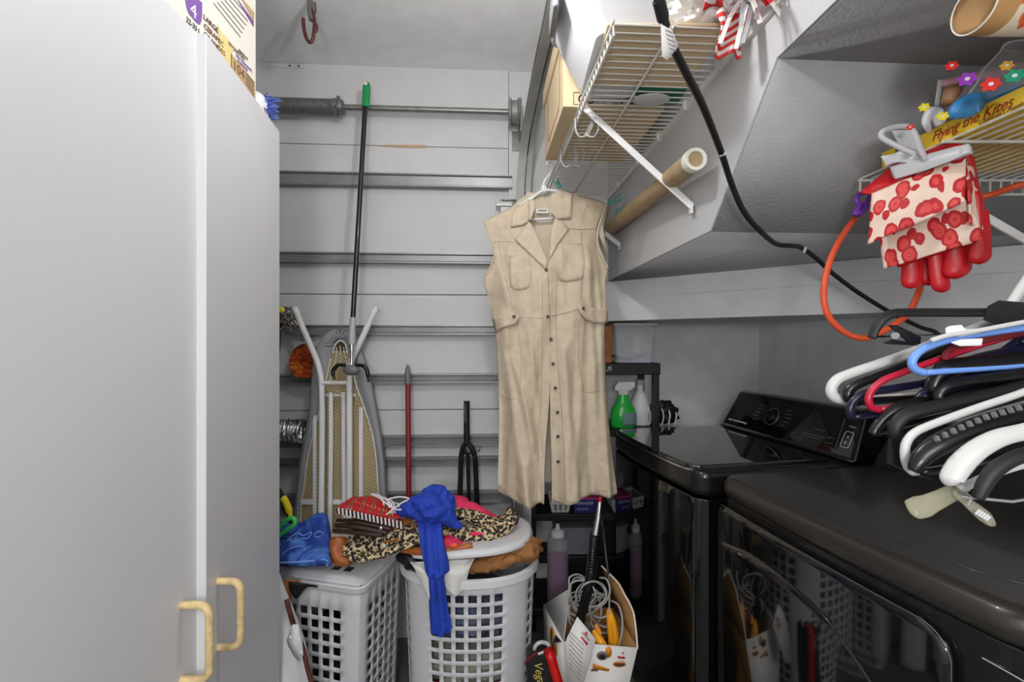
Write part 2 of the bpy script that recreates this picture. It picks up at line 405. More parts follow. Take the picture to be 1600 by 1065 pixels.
# header board over the garage door, jamb beside it
hd = struct('wall_header', rbox(MB(), (-1.40, 0.0, 2.275), (-0.017, 0.12, CEIL)), 'wall_paint_back')
struct('lower_board', rbox(MB(), (-1.40, 0.003, 2.125), (-0.017, 0.12, 2.2735)), 'wall_paint_back', hd, bevel=0.002)
mb = MB(); rbox(mb, (-0.015, 0.006, 1.66), (0.47, 0.12, CEIL)); rbox(mb, (0.005, 0.006, 0), (0.09, 0.42, 1.66))
jb = struct('wall_jamb', mb, 'wall_paint_back')
mb = MB()
for pth in ([(-0.62, 2.272), (-0.56, 2.277), (-0.48, 2.279), (-0.395, 2.279), (-0.395, 2.268), (-0.5, 2.267)],):
    mb.prism([(a, z) for a, z in pth], -0.003, 0.002, RM @ Matrix.Rotation(R(90), 4, 'X'))
struct('bare_wood_chip', mb, 'cardboard', hd)
mb = MB(); rbox(mb, (-1.10, -0.004, 2.612), (-0.935, 0.002, 2.630)); pt = struct('fixing_plate', mb, 'wall_paint_back', hd)
for a in (-1.0, -0.96):
    mb = MB(); mb.lathe([(0, 0.0), (0.0045, 0.0), (0.004, 0.0015), (0, 0.002)], 10, dirframe(RP(a, -0.004, 2.620), RM.to_3x3() @ Vector((0, -1, 0)))); mb.build('screw', 'black_metal', pt)
# boxed-in underside of the stairs: upright bulkhead face, sloped and flat soffits
A_B = 0.452
poly = [(0.42, 1.667), (-0.977, 1.667), (-1.248, 1.944), (-4.9, 1.944), (-4.9, CEIL), (0.42, CEIL)]
mb = MB()
n = len(poly)
for a in (A_B, RWX + 0.02):
    mb.v += [RP(a, b, z) for b, z in poly]
mb.f = [tuple(range(n)), tuple(range(2 * n - 1, n - 1, -1))] + [(i, n + i, n + (i + 1) % n, (i + 1) % n) for i in range(n)]
bulk = struct('wall_bulkhead', mb, 'wall_paint')
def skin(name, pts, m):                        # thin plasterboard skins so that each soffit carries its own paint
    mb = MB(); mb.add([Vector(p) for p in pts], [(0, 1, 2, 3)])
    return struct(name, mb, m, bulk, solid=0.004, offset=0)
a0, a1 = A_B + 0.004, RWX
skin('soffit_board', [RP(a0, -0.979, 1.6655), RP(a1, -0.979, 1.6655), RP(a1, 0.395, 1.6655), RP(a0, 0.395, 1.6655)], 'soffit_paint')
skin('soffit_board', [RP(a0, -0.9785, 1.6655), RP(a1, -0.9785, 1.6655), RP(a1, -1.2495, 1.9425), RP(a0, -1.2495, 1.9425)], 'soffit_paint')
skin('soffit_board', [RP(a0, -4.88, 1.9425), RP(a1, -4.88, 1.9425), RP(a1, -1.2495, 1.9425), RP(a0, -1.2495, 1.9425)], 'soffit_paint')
mb = MB(); mb.tube([P(1088, 407, 1.62), P(1120, 396, 1.53), P(1150, 386, 1.45), P(1175, 383, 1.42)], 0.0012, 5)
for v in mb.v: v.z = 1.6632 + (v.z - 1.66) * 0.01
struct('plaster_crack', mb, 'print_grey', bulk)
# diagonal boxed beam under the soffit: two boards with a joint
def diag(off, z0, z1):
    d = Vector((0.70, -0.575)).normalized(); nrm = Vector((d.y, -d.x)) * off
    p0 = Vector((0.444, 2.16)) + nrm - d * 0.05; p1 = Vector((0.444, 2.16)) + nrm + d * 1.35
    return [(p0.x, p0.y), (p1.x, p1.y), (1.62, 2.56), (0.39, 2.54)]
struct('trim_1', MB().prism(diag(-0.006, 0, 0), 1.585, 1.662), 'alcove_paint')
struct('trim_2', MB().prism(diag(0.0, 0, 0), 1.478, 1.5845), 'alcove_paint', bevel=0.002)
# skirting under the bulkhead and behind the cabinet are out of sight

# ================================================================== GARAGE DOOR
def zd(py): return CH - (py - 532.5) / 343.0
door = thing('door_1', None, None, (0, 2.13, 0), AR); door['kind'] = 'structure'
def dbox(mb, lo, hi): return mb.box(lo, hi, RM)
edges = [2.134, zd(459), zd(642), zd(825), 0.01]
for z1, z0 in zip(edges, edges[1:]):
    dbox(MB(), (-1.34, 0.030, z0 + 0.0015), (0.003, 0.07, z1 - 0.0015)).build('door_section', 'door_panel', door, bevel=0.003)
def strut(py, h, depth=0.042):
    z = zd(py); hh = h / 343.0 / 2
    prof = [(0.030, z + hh), (0.030 - depth, z + hh), (0.030 - depth, z + hh - 0.006), (0.030 - depth + 0.012, z + hh - 0.010), (0.030 - depth + 0.014, z - hh + 0.012),
            (0.030 - depth, z - hh + 0.006), (0.030 - depth, z - hh), (0.030, z - hh)]
    mb = MB(); k = len(prof)
    for a in (-1.33, 0.0): mb.v += [RP(a, b, zz) for b, zz in prof]
    mb.f = [tuple(range(k)), tuple(range(2 * k - 1, k - 1, -1))] + [(i, k + i, k + (i + 1) % k, (i + 1) % k) for i in range(k)]
    return mb.build('strut', 'strut_steel', door)
for py, h in ((281, 20), (403, 16), (515, 15), (591, 14), (689, 16), (721, 11), (779, 18)): strut(py, h)
mb = MB(); dbox(mb, (-0.055, -0.012, zd(331)), (0.004, 0.03, zd(309))); dbox(mb, (-0.075, -0.018, zd(321)), (0.0, -0.008, zd(315)))
mb.tube([RP(-0.05, -0.016, zd(311)), RP(0.02, -0.016, zd(311))], 0.005)
mb.build('hinge', 'galvanized', door, bevel=0.002)

# ================================================================== TORSION SPRING AND SHAFT
ZS = 2.405
ts = thing('torsion_spring', 'grey coiled torsion spring on its shaft above the garage door', 'spring', tuple(RP(-0.4, 0.0, ZS)), AR)
B = -0.075
coil = []
for i in range(70 * 10 + 1):
    t = i / 10.0; a = 2 * math.pi * t
    coil.append(RP(-0.775 - t * 0.0068, B + 0.031 * math.cos(a), ZS + 0.031 * math.sin(a)))
MB().tube(coil, 0.0032, 5).build('spring_coil', 'dark_steel', ts, 180)
MB().tube([RP(-1.33, B, ZS), RP(-0.02, B, ZS)], 0.0127, 12).build('shaft', 'galvanized', ts)
mb = MB(); M = frame(RP(-0.785, B, ZS), RM.to_3x3() @ Vector((0, 1, 0)), Vector((0, 0, 1)), RM.to_3x3() @ Vector((1, 0, 0)))
mb.lathe([(0.014, 0.0), (0.034, 0.0), (0.036, 0.012), (0.030, 0.020), (0.034, 0.030), (0.030, 0.042), (0.014, 0.042)], 18, M)
for k in range(4):
    a = k * math.pi / 2 + 0.4
    mb.tube([M @ Vector((0.03 * math.cos(a), 0.03 * math.sin(a), 0.02)), M @ Vector((0.043 * math.cos(a), 0.043 * math.sin(a), 0.03))], 0.007, 8)
mb.build('winding_cone', 'dark_steel', ts)
M = frame(RP(-0.018, B, ZS), RM.to_3x3() @ Vector((0, 1, 0)), Vector((0, 0, 1)), RM.to_3x3() @ Vector((1, 0, 0)))
MB().lathe([(0.014, 0), (0.058, 0), (0.060, 0.006), (0.048, 0.012), (0.048, 0.034), (0.060, 0.040), (0.058, 0.046), (0.014, 0.046)], 28, M).build('cable_drum', 'track_grey', ts)
mb = MB(); rbox(mb, (0.031, -0.11, ZS - 0.10), (0.036, 0.006, ZS + 0.05)); rbox(mb, (0.0, -0.001, ZS - 0.14), (0.036, 0.006, ZS - 0.05))
mb.build('end_bracket', 'galvanized', ts)

# ================================================================== DOOR TRACK
tk = thing('door_track', 'grey steel track curving up beside the garage door towards the ceiling', 'track', (0.035, 2.07, 0))
path = catmull([(0.030, 2.075, 0.02), (0.032, 2.075, 0.7), (0.034, 2.075, 1.4), (0.036, 2.07, 1.95), (0.040, 2.055, 2.12), (0.055, 2.0, 2.26), (0.078, 1.88, 2.355), (0.098, 1.7, 2.40), (0.124, 1.37, 2.412), (0.16, 0.6, 2.42), (0.20, -0.4, 2.43)], 8)
cprof = [(-0.016, -0.022), (0.016, -0.022), (0.016, 0.022), (-0.016, 0.022), (-0.016, 0.017), (0.012, 0.017), (0.012, -0.017), (-0.016, -0.017)]
MB().sweep(path, (1, 0.05, 0), cprof).build('rail', 'track_grey', tk, 20)
p2 = [p + Vector((0.034, 0.012, 0.004)) for p in path[24:]]
MB().sweep(p2, (1, 0.05, 0), [(-0.012, -0.018), (0.012, -0.018), (0.012, 0.018), (-0.012, 0.018)]).build('second_rail', 'track_grey', tk, 20)
q0, q1 = P(848, 100, 1.86), P(822, 242, 2.06)
mb = MB(); mb.bar(q0, q1, 0.034, 0.004, (-0.6, -1, 0)); mb.build('perforated_angle', 'galvanized', tk)
for k in range(9):
    c = q0.lerp(q1, 0.28 + 0.08 * k)
    if k == 0: bolt = MB().blob(c + Vector((-0.003, -0.006, 0)), (0.004, 0.003, 0.004), 0, 0, 8, 5).build('bolt', 'chrome', tk); c0 = c
    else: copy_part(bolt, 'bolt', c - c0, tk)
mb = MB()
for k in range(4):
    z = 1.9 - 0.5 * k; rbox(mb, (0.03, -0.055, z), (0.065, 0.008, z + 0.03))
mb.build('wall_bracket', 'galvanized', tk, bevel=0.002)

# ================================================================== CEILING HOOK
hk = thing('ceiling_hook', 'rust brown vinyl coated storage hook hanging from the ceiling', 'hook', tuple(P(486, 4, 1.69)))
C = lambda px, py: P(px, py, 1.69)
MB().tube(catmull([C(485, -4), C(485, 8), C(484.5, 18), C(487, 32)], 5), 0.010, 10).build('screw_shank', 'dark_steel', hk)
MB().tube(catmull([C(487, 14), C(491, 30), C(491, 46), C(489, 60), C(485, 66), C(479.5, 61), C(475.5, 48), C(474, 36), C(474, 29)], 6), 0.0065, 10).build('hook_bend', 'rust_vinyl', hk)
mb = MB(); mb.tube([C(492, 4), C(493, 20)], 0.003, 6); mb.blob(C(493, 43), (0.009, 0.008, 0.018), 0.3, 3, 14, 10); mb.build('frayed_vinyl', 'rust_vinyl', hk)

# ================================================================== CABINET
CB = thing('storage_cabinet', 'tall white laminate cabinet with two doors and beige bar handles', 'cabinet', (-0.95, 0.88, 0))
fr = Vector((-0.658, 0.40)); bk = Vector((-0.704, 1.352)); d = (bk - fr).normalized(); nin = Vector((-d.y, d.x))
def cabpoly(s0, s1, d0, d1): return [tuple(fr + d * s + nin * t) for s, t in ((s0, d0), (s1, d0), (s1, d1), (s0, d1))]
L = (bk - fr).length
mb = MB(); mb.prism(cabpoly(0, L, 0.002, 0.56), 1.978, 1.996); mb.prism(cabpoly(0, L, 0.0, 0.56), 0.06, 0.08)
mb.prism(cabpoly(0, 0.016, 0, 0.56), 0.08, 1.978); mb.prism(cabpoly(L - 0.016, L, 0, 0.56), 0.0, 1.978); mb.prism(cabpoly(0, L, 0.55, 0.56), 0.08, 1.978)
mb.prism(cabpoly(0.02, L - 0.02, 0.04, 0.06), 0, 0.06)
mb.build('carcass', 'cabinet_white', CB, bevel=0.001)
def cabdoor(p_far, p_near):
    p_far = Vector(p_far); p_near = Vector(p_near); t = (p_near - p_far).normalized(); nn = Vector((t.y, -t.x))
    if nn.x > 0: nn = -nn
    pl = [tuple(p_far), tuple(p_near), tuple(p_near + nn * 0.021), tuple(p_far + nn * 0.021)]
    return MB().prism(pl, 0.075, 2.0).build('cabinet_door', 'cabinet_white', CB, bevel=0.0015)
def handle(dr, px, Y, xout, ztop, zbot, far=False):
    x0 = (px - 800) / F * Y
    pts = [(x0 - 0.004, Y, ztop)] + [(x0 + xout - 0.02 + 0.02 * math.sin(a), Y + 0.001, ztop - 0.02 + 0.02 * math.cos(a)) for a in [k * math.pi / 12 for k in range(7)]]
    pts += [(x0 + xout - 0.02 + 0.02 * math.sin(a), Y + 0.001, zbot + 0.02 + 0.02 * math.cos(a)) for a in [math.pi / 2 + k * math.pi / 12 for k in range(7)]] + [(x0 - 0.004, Y, zbot)]
    h = MB().tube(pts, 0.0075, 12).build('handle', 'handle_wood', dr); h['label'] = 'beige bar handle'
d_far = cabdoor((-0.683, 1.354), (-0.612, 0.922)); d_near = cabdoor((-0.6292, 0.9205), (-0.608, 0.41))
handle(d_near, 283.5, 0.874, 0.052, 0.884, 0.742); handle(d_far, 339, 0.971, 0.049, 0.879, 0.740)

# carton on the cabinet: printed side face
CX = -0.69
ct = thing('white_carton', 'white printed carton with a purple badge standing on the white cabinet', 'box', (CX - 0.2, 1.02, 2.0))
MB().box((CX - 0.38, 0.78, 1.997), (CX, 1.242, 2.36)).build('carton_body', 'paper_cream', ct, bevel=0.002)
def cf(px, py): 
    Y = CX * F / (px - 800.0); return Vector((CX + 0.0008, Y, CH - (py - 532.5) / F * Y))
def cpatch(pts, m, name='print'):
    mb = MB(); v = [cf(*p) for p in pts]; mb.add(v + [p + Vector((0.0006, 0, 0)) for p in v], [tuple(range(len(v), 2 * len(v)))] + [(i, (i + 1) % len(v), len(v) + (i + 1) % len(v), len(v) + i) for i in range(len(v))])
    mb.build(name, m, ct)
cpatch([(289, -18), (315, 4), (315, 24), (313.5, 34), (311, 39), (306, 35), (295, 22), (291, 12), (289, 0)], 'print_purple')
cpatch([(360, 83), (397, 128), (398, 154), (360, 106)], 'print_tan')
cpatch([(339, 38), (346, 52), (353, 58), (366, 76), (361, 82), (361, 106), (343, 84), (342, 66)], 'print_yellow')
cpatch([(366, -8), (396, 34), (395.5, 42), (391, 34)], 'print_purple')
cpatch([(372, -10), (397, 20), (396, 33)], 'print_tan')
for k in range(6):
    x = 333 + 6.0 * k; cpatch([(x, 4 - 1.5 * k), (x + 42 - 3 * k, 57 - 6 * k), (x + 42 - 3 * k, 58.3 - 6 * k), (x, 5.3 - 1.5 * k)], 'print_grey', 'print_line')
for k in range(4): cpatch([(383, 113 + 5 * k), (396, 129 + 6 * k), (396, 131 + 6 * k), (383, 115 + 5 * k)], 'print_brown', 'print_line')
YA = Vector((0, 1, 0)); ZA = Vector((0, 0, 1))
def ctext(t, px, py, size, m, ws=1.0):
    text(t, size, m, ct, cf(px, py) + Vector((0.0008, 0, 0)), YA, ZA, wscale=ws)
ctext('4', 296, 21, 0.042, 'print_white'); ctext('22-33 L', 290, 33, 0.016, 'print_black', 0.9)
ctext('LARGE', 317, 29, 0.017, 'print_brown'); ctext('CERAMIC', 317.5, 43, 0.017, 'print_brown'); ctext('GRANDES', 317.5, 56, 0.017, 'print_brown')
ctext('104', 362.5, 107, 0.034, 'print_brown', 1.0)
ctext('BRIQUETTES', 356, 69, 0.012, 'print_brown'); ctext('NOTE ET', 372, 80, 0.010, 'print_black'); ctext('SELF DESCENTE', 368, 88, 0.010, 'print_purple'); ctext('ESTIMATED', 370, 96, 0.009, 'print_purple')

# white brush with blue bristles poking out behind the carton
br = thing('scrub_brush', 'white brush with blue bristles lying beside the carton on the cabinet', 'brush', tuple(P(404, 178, 1.30)))
MB().blob(P(403, 170, 1.29), (0.028, 0.05, 0.045), 0.05, 2, 24, 16, floor=1.998).build('brush_head', 'white_plastic', br)
mb = MB(); random.seed(4)
for k in range(70):
    s = P(random.uniform(408, 416), random.uniform(150, 180), 1.29); mb.tube([s, s + Vector((random.uniform(0.014, 0.032), random.uniform(-0.02, 0.03), random.uniform(-0.012, 0.012)))], 0.0016, 4)
tag(mb.build('bristles', 'bristle_blue', br), kind='stuff')

# ================================================================== WIRE SHELF (left face of the bulkhead)
SF, SR, SZ = 0.150, 0.446, 2.060               # room a of front and rear, shelf height
B0, B1 = -1.158, -0.03
ws = thing('wire_shelf', 'long white wire shelf on brackets high on the bulkhead wall', 'shelf', tuple(RP(0.3, B1, SZ)), AR)
def wirepath(b): return [RP(SF, b, SZ - 0.030), RP(SF, b, SZ - 0.004), RP(SF + 0.004, b, SZ), RP(SR, b, SZ)]
nw = 45
w0 = MB().tube(wirepath(B0), 0.0019, 6).build('wire', 'wire_white', ws)
vdir = RM.to_3x3() @ Vector((0, 1, 0))
for k in range(1, nw): copy_part(w0, 'wire', vdir * ((B1 - B0) * k / (nw - 1)), ws)
for a, z, r in ((SF - 0.002, SZ + 0.001, 0.0033), (SF - 0.003, SZ - 0.030, 0.0033), (SF + 0.13, SZ - 0.004, 0.0033), (SR, SZ - 0.003, 0.0033)):
    MB().tube([RP(a, B0 - 0.012, z), RP(a, B1 + 0.01, z)], r, 8).build('rail', 'wire_white', ws)
mb = MB(); mb.box((SR - 0.004, B0 - 0.25, SZ - 0.022), (SR + 0.006, B1 + 0.02, SZ - 0.006), RM); mb.build('wall_rail', 'wire_white', ws)
for b in (-1.05, -0.86, -0.66, -0.45, -0.2):
    mb = MB(); mb.box((SR - 0.012, b, SZ - 0.024), (SR + 0.006, b + 0.014, SZ + 0.006), RM); mb.build('wall_clip', 'wire_white', ws, bevel=0.002)
def brace(top, bot):
    mb = MB(); mb.bar(top, bot, 0.019, 0.005, vdir); mb.bar(Vector(bot) + Vector((-0.004, 0, 0.012)), Vector(bot) + Vector((-0.004, 0, -0.02)), 0.02, 0.006, (1, 0, 0))
    mb.build('brace', 'white_plastic', ws, bevel=0.0015)
b1b = P(1079, 323, 1.265); b1b.x = 0.579 - 0.06 * 1.265 - 0.008
brace(P(915, 170, 1.345), b1b)
brace(RP(SF + 0.01, -0.16, SZ - 0.03), P(969, 383, 1.965))

# cardboard storage carton on the shelf
bx = thing('file_carton', 'tan cardboard file carton with black printing on the wire shelf', 'box', (0.3, 1.54, 2.063))
M = Matrix.Translation((0.148, 1.335, 2.064)) @ Matrix.Rotation(AR, 4, 'Z')
MB().box((0.0, 0, 0), (0.30, 0.40, 0.25), M).build('carton_body', 'cardboard_light', bx, bevel=0.002)
mb = MB(); mb.box((-0.008, -0.007, 0.20), (0.308, 0.407, 0.262), M); mb.build('carton_lid', 'cardboard_light', bx, bevel=0.003)
X1, Y1, Z1 = (M.to_3x3() @ Vector((1, 0, 0))), (M.to_3x3() @ Vector((0, 1, 0))), Vector((0, 0, 1))
def outline(x0, z0, x1, z1, t=0.0016, yy=-0.0008):
    mb = MB()
    for lo, hi in (((x0, z0), (x1, z0 + t)), ((x0, z1 - t), (x1, z1)), ((x0, z0), (x0 + t, z1)), ((x1 - t, z0), (x1, z1))):
        mb.box((lo[0], yy, lo[1]), (hi[0], yy + 0.0006, hi[1]), M)
    mb.build('printed_frame', 'print_black', bx)
outline(0.03, 0.006, 0.115, 0.042); outline(0.03, 0.08, 0.29, 0.15); outline(0.12, 0.006, 0.29, 0.042)
text('GS', 0.040, 'print_black', bx, M @ Vector((0.042, -0.001, 0.010)), X1, Z1)
text('SM', 0.034, 'print_black', bx, M @ Vector((0.135, -0.001, 0.012)), X1, Z1)
mb = MB()
mb.tube([M @ Vector((-0.0008, y, z)) for y, z in ((0.06, 0.19), (0.06, 0.05), (0.08, 0.03), (0.30, 0.03), (0.32, 0.05), (0.32, 0.19))], 0.0008, 4)
mb.build('side_print', 'print_brown', bx)

# clear tub with a grey lid
tb = thing('storage_tub', 'clear plastic storage tub with a lid at the near end of the wire shelf', 'bin', (0.3, 1.13, 2.063))
def tubpoly(t, g=0.0):
    x0 = lerp(0.190, 0.118, t) - g; x1 = lerp(0.34, 0.37, t) + g; y0 = lerp(1.02, 0.995, t) - g; y1 = lerp(1.30, 1.325, t) + g
    return rounded_rect(x0, y0, x1, y1, 0.03, 5)
mb = MB(); mb.prism(tubpoly(0), 2.0695, 2.235, top=tubpoly(1)); mb.build('tub_body', 'milky_plastic', tb)
mb = MB(); mb.prism(tubpoly(1, 0.007), 2.228, 2.250); mb.build('tub_lid', 'light_grey_plastic', tb, bevel=0.004)
mb = MB(); mb.box((0.098, 1.10, 2.185), (0.112, 1.22, 2.252)); mb.build('lid_clip', 'grey_plastic', tb, bevel=0.004)

# loose things on the shelf
def thingmesh(mb, name, m, label, cat, loc, group=None, **k):
    o = mb.build(name, m, None, loc=tuple(loc), **k); return tag(o, label, cat, group)
en = thingmesh(MB().box((0.205, 0.99, 2.063), (0.468, 1.232, 2.069)), 'padded_envelope', 'cardboard_light', 'flat tan padded envelope lying on the wire shelf', 'envelope', (0.35, 1.1, 2.064), bevel=0.004)
mb = MB(); mb.blob((0.415, 1.05, 2.118), (0.085, 0.1, 0.045), 0.25, 12, 48, 24, 2.5, 0.08, floor=2.076)
thingmesh(mb, 'shopping_bag', 'paper_white', 'crumpled white plastic shopping bag on top of the tan envelope', 'bag', (0.4, 1.05, 2.076))
gb = thing('green_carton', 'dark green flat carton seen through the shelf wires', 'box', (0.38, 1.28, 2.064))
MB().box((0.335, 1.235, 2.0645), (0.475, 1.325, 2.10)).build('carton_body', 'green_carton', gb, bevel=0.002)
ov = thing('oval_dish', 'clear oval plastic dish resting on the shelf beside the file carton', 'dish', (0.44, 1.36, 2.064))
mb = MB()
def dish(u, v):
    a = 2 * math.pi * u; r = lerp(0.0, 1.0, smooth(v)); return Vector((0.388 + 0.05 * r * math.cos(a), 1.285 + 0.03 * r * math.sin(a), 2.052 + 0.006 * v * v))
mb.sheet(dish, 24, 6, wrap=True); mb.build('dish_bowl', 'frosted_plastic', ov, solid=0.002)
MB().tube([dish(k / 24, 1) for k in range(24)], 0.0022, 6, closed=True).build('dish_rim', 'frosted_plastic', ov)
mb = MB(); mb.blob((0.27, 1.315, 2.083), (0.055, 0.016, 0.018), 0.35, 5, 40, 20, 4.0)
thingmesh(mb, 'bubble_wrap', 'bubble', 'crumpled roll of clear bubble wrap in front of the file carton', 'packing', (0.27, 1.3, 2.066))

# striped flag draped over the near end of the shelf with tinsel streamers
fl = thing('striped_flag', 'red and white striped flag hanging over the near end of the wire shelf', 'flag', (0.45, 0.97, 2.05))
def flagf(u, v):
    x = lerp(0.425, 0.485, u) + 0.006 * math.sin(v * 5); y = 0.966 - 0.012 * math.sin(u * 9 + v * 3) - 0.012 * v; z = 2.072 - 0.098 * v + 0.022 * u * (1 - v)
    return Vector((x, y, z))
MB().sheet(flagf, 18, 18).build('flag_cloth', 'flag_stripe', fl, 180, solid=0.0015)
def flagt(u, v):
    return Vector((lerp(0.40, 0.49, u), lerp(0.966, 0.84, v), 2.074 + 0.04 * v + 0.012 * math.sin(6 * u + 8 * v)))
MB().sheet(flagt, 14, 14).build('flag_fold', 'flag_stripe', fl, 180, solid=0.0015)
tn = thing('tinsel_streamers', 'bunch of silver and white tinsel streamers over the striped flag', 'decoration', tuple(P(1170, 5, 0.93)))
random.seed(9)
K = P(1168, 2, 0.92)
for i, (px, py, m) in enumerate([(1125, 68, 'paper_white'), (1150, 76, 'paper_white'), (1160, 68, 'tinsel'), (1188, 36, 'paper_white'), (1222, 26, 'paper_white'), (1234, 14, 'paper_white'), (1158, 40, 'tinsel'), (1142, 26, 'tinsel'), (1176, 22, 'tinsel'), (1200, 8, 'red_cloth'), (1205, 4, 'red_cloth'), (1182, 30, 'tinsel')]):
    e = P(px, py, 0.90 - 0.012 * (i % 4)); mid = K.lerp(e, 0.5) + Vector((0.006 * ((i % 3) - 1), -0.008, 0.014))
    pts = catmull([K, mid, e], 6); mb = MB()
    sd = Vector((0.9, -0.3, 0.5)).normalized()
    mb.sweep(pts, sd, [(-0.0042, -0.0004), (0.0042, -0.0004), (0.0042, 0.0004), (-0.0042, 0.0004)]); mb.build('streamer', m, tn)
MB().blob(K + Vector((0.0, 0, 0.018)), (0.026, 0.024, 0.02), 0.6, 21, 36, 20, 5.0).build('tinsel_knot', 'tinsel', tn, 25)

# mailing tube lying on the braces
mt = thing('mailing_tube', 'brown cardboard mailing tube with a white cap lying along the wall on the brackets', 'tube', (0.45, 1.7, 1.82))
ta = P(1089, 249, 1.13); tb2 = P(949, 361, 2.05); ta.x -= 0.004
dv = (tb2 - ta).normalized(); 
MB().tube([ta, tb2], 0.0275, 24).build('tube_body', 'tube_cardboard', mt)
M = dirframe(ta - dv * 0.004, dv)
mb = MB(); mb.lathe([(0.0, 0.010), (0.018, 0.010), (0.019, 0.0), (0.027, -0.001), (0.0285, 0.003), (0.0285, 0.022), (0.0275, 0.022)], 24, M); mb.build('end_cap', 'paper_cream', mt)

# clear over-shelf hooks
def shelf_hook(ring, low, Y, label, s=1.0):
    h = thing('shelf_hook', label, 'hook', tuple(P(*ring, Y)), group=None)
    c = P(*ring, Y); lo = P(*low, Y); k = Y / F
    mb = MB()
    pts = catmull([c + Vector((14 * k * s, 0, 14 * k * s)), c + Vector((24 * k * s, 0.004, 2 * k * s)), c + Vector((12 * k * s, 0.004, -14 * k * s)), c + Vector((-4 * k * s, 0, -2 * k * s)), c + Vector((-6 * k * s, -0.004, 12 * k * s)), c + Vector((4 * k * s, -0.006, 18 * k * s)), c + Vector((14 * k * s, 0, 14 * k * s))], 5)
    mb.sweep(pts, (0.25, 1, 0), [(-0.007, -0.0016), (0.007, -0.0016), (0.007, 0.0016), (-0.007, 0.0016)])
    mb.build('hook_loop', 'hook_clear', h, 30)
    pts = catmull([c + Vector((-4 * k * s, 0, -2 * k * s)), c + Vector((6 * k, 0, -22 * k * s)), c + Vector((10 * k, 0, -38 * k * s)), lo], 6)
    mb = MB(); mb.sweep(pts, (1, 0.3, 0), [(-0.006, -0.0016), (0.006, -0.0016), (0.006, 0.0016), (-0.006, 0.0016)]); mb.build('hook_stem', 'hook_clear', h, 30)
    mb = MB()
    for sx in (-1, 1):
        u = catmull([lo + Vector((0, 0, 0)), lo + Vector((sx * 10 * k, -0.004, -3 * k)), lo + Vector((sx * 17 * k, -0.008, 6 * k)), lo + Vector((sx * 18.5 * k, -0.01, 24 * k))], 6)
        mb.sweep(u, (0, 1, 0.2), [(-0.007, -0.0016), (0.007, -0.0016), (0.007, 0.0016), (-0.007, 0.0016)])
    mb.build('hook_prongs', 'hook_clear', h, 30)
shelf_hook((916, 150), (916, 212), 1.36, 'clear plastic twin hook on the shelf edge next to the white brace')
shelf_hook((890, 208), (893, 258), 1.62, 'clear plastic twin hook on the shelf edge nearer the dress')
# teal clothes pegs
def peg(p0, p1, Y, label, string=None):
    a = P(*p0, Y); b = P(*p1, Y); t = (b - a).normalized()
    g = thing('clothes_peg', label, 'peg', tuple(a), group=None)
    nr = Vector((0, -1, 0)); sd = t.cross(nr)
    for s in (-1, 1):
        mb = MB(); pts = [a + sd * 0.003 * s, a.lerp(b, 0.5) + sd * 0.0055 * s, b + sd * 0.009 * s]
        mb.sweep(pts, nr, [(-0.004, -0.0022), (0.004, -0.0022), (0.004, 0.0022), (-0.004, 0.0022)]); mb.build('peg_arm', 'teal_plastic', g)
    mb = MB(); mb.tube([a.lerp(b, 0.55) + Vector((0, -0.006, 0)), a.lerp(b, 0.55) + Vector((0, 0.006, 0))], 0.005, 10); mb.build('spring', 'chrome', g)
    if string:
        MB().tube(catmull([b, b + Vector((0.006, -0.003, -0.02)), P(*string, Y)], 5), 0.0012, 5).build('string', 'white_plastic', g)
peg((949, 319), (971, 307), 1.9, 'upper of two teal clothes pegs right of the dress shoulder', (966, 327))
peg((963, 346), (967, 326), 1.9, 'lower of two teal clothes pegs hanging on a string by the tube')
peg((876, 293), (868, 281), 1.84, 'teal clothes peg clipped behind the white hanger hook')

# ================================================================== DRESS AND ITS HANGER
YD = 1.80
K = YD / F
def D2(px, py): return ((px - 855.0) * K, CH - (py - 532.5) * K)      # dress plane x, z
OX = (855.0 - 800.0) * K
hg = thing('dress_hanger', 'white plastic hanger hooked on the shelf edge holding the beige dress', 'hanger', tuple(P(850, 300, YD)))
hp = lambda px, py, dy=0.0: P(px, py, YD + dy)
MB().tube(catmull([hp(768, 343, 0.01), hp(800, 327, 0.01), hp(830, 310, 0.01), hp(848, 298), hp(866, 298), hp(895, 304, 0.01), hp(935, 318, 0.01)], 6), 0.0058, 10).build('shoulder_arm', 'white_plastic', hg)
MB().tube([hp(768, 345, 0.01), hp(826, 343.5, 0.008), hp(862, 341.5, 0.008), hp(935, 322, 0.01)], 0.0045, 10).build('trouser_bar', 'white_plastic', hg)
mb = MB(); mb.tube(catmull([hp(851, 301), hp(849, 290), hp(852, 281), hp(859, 272), hp(863, 262), hp(862, 255), hp(857, 254), hp(854, 259)], 6), 0.0045, 10); mb.blob(hp(850, 294), (0.012, 0.008, 0.014), 0.1, 1, 16, 10)
mb.build('hook', 'white_plastic', hg)

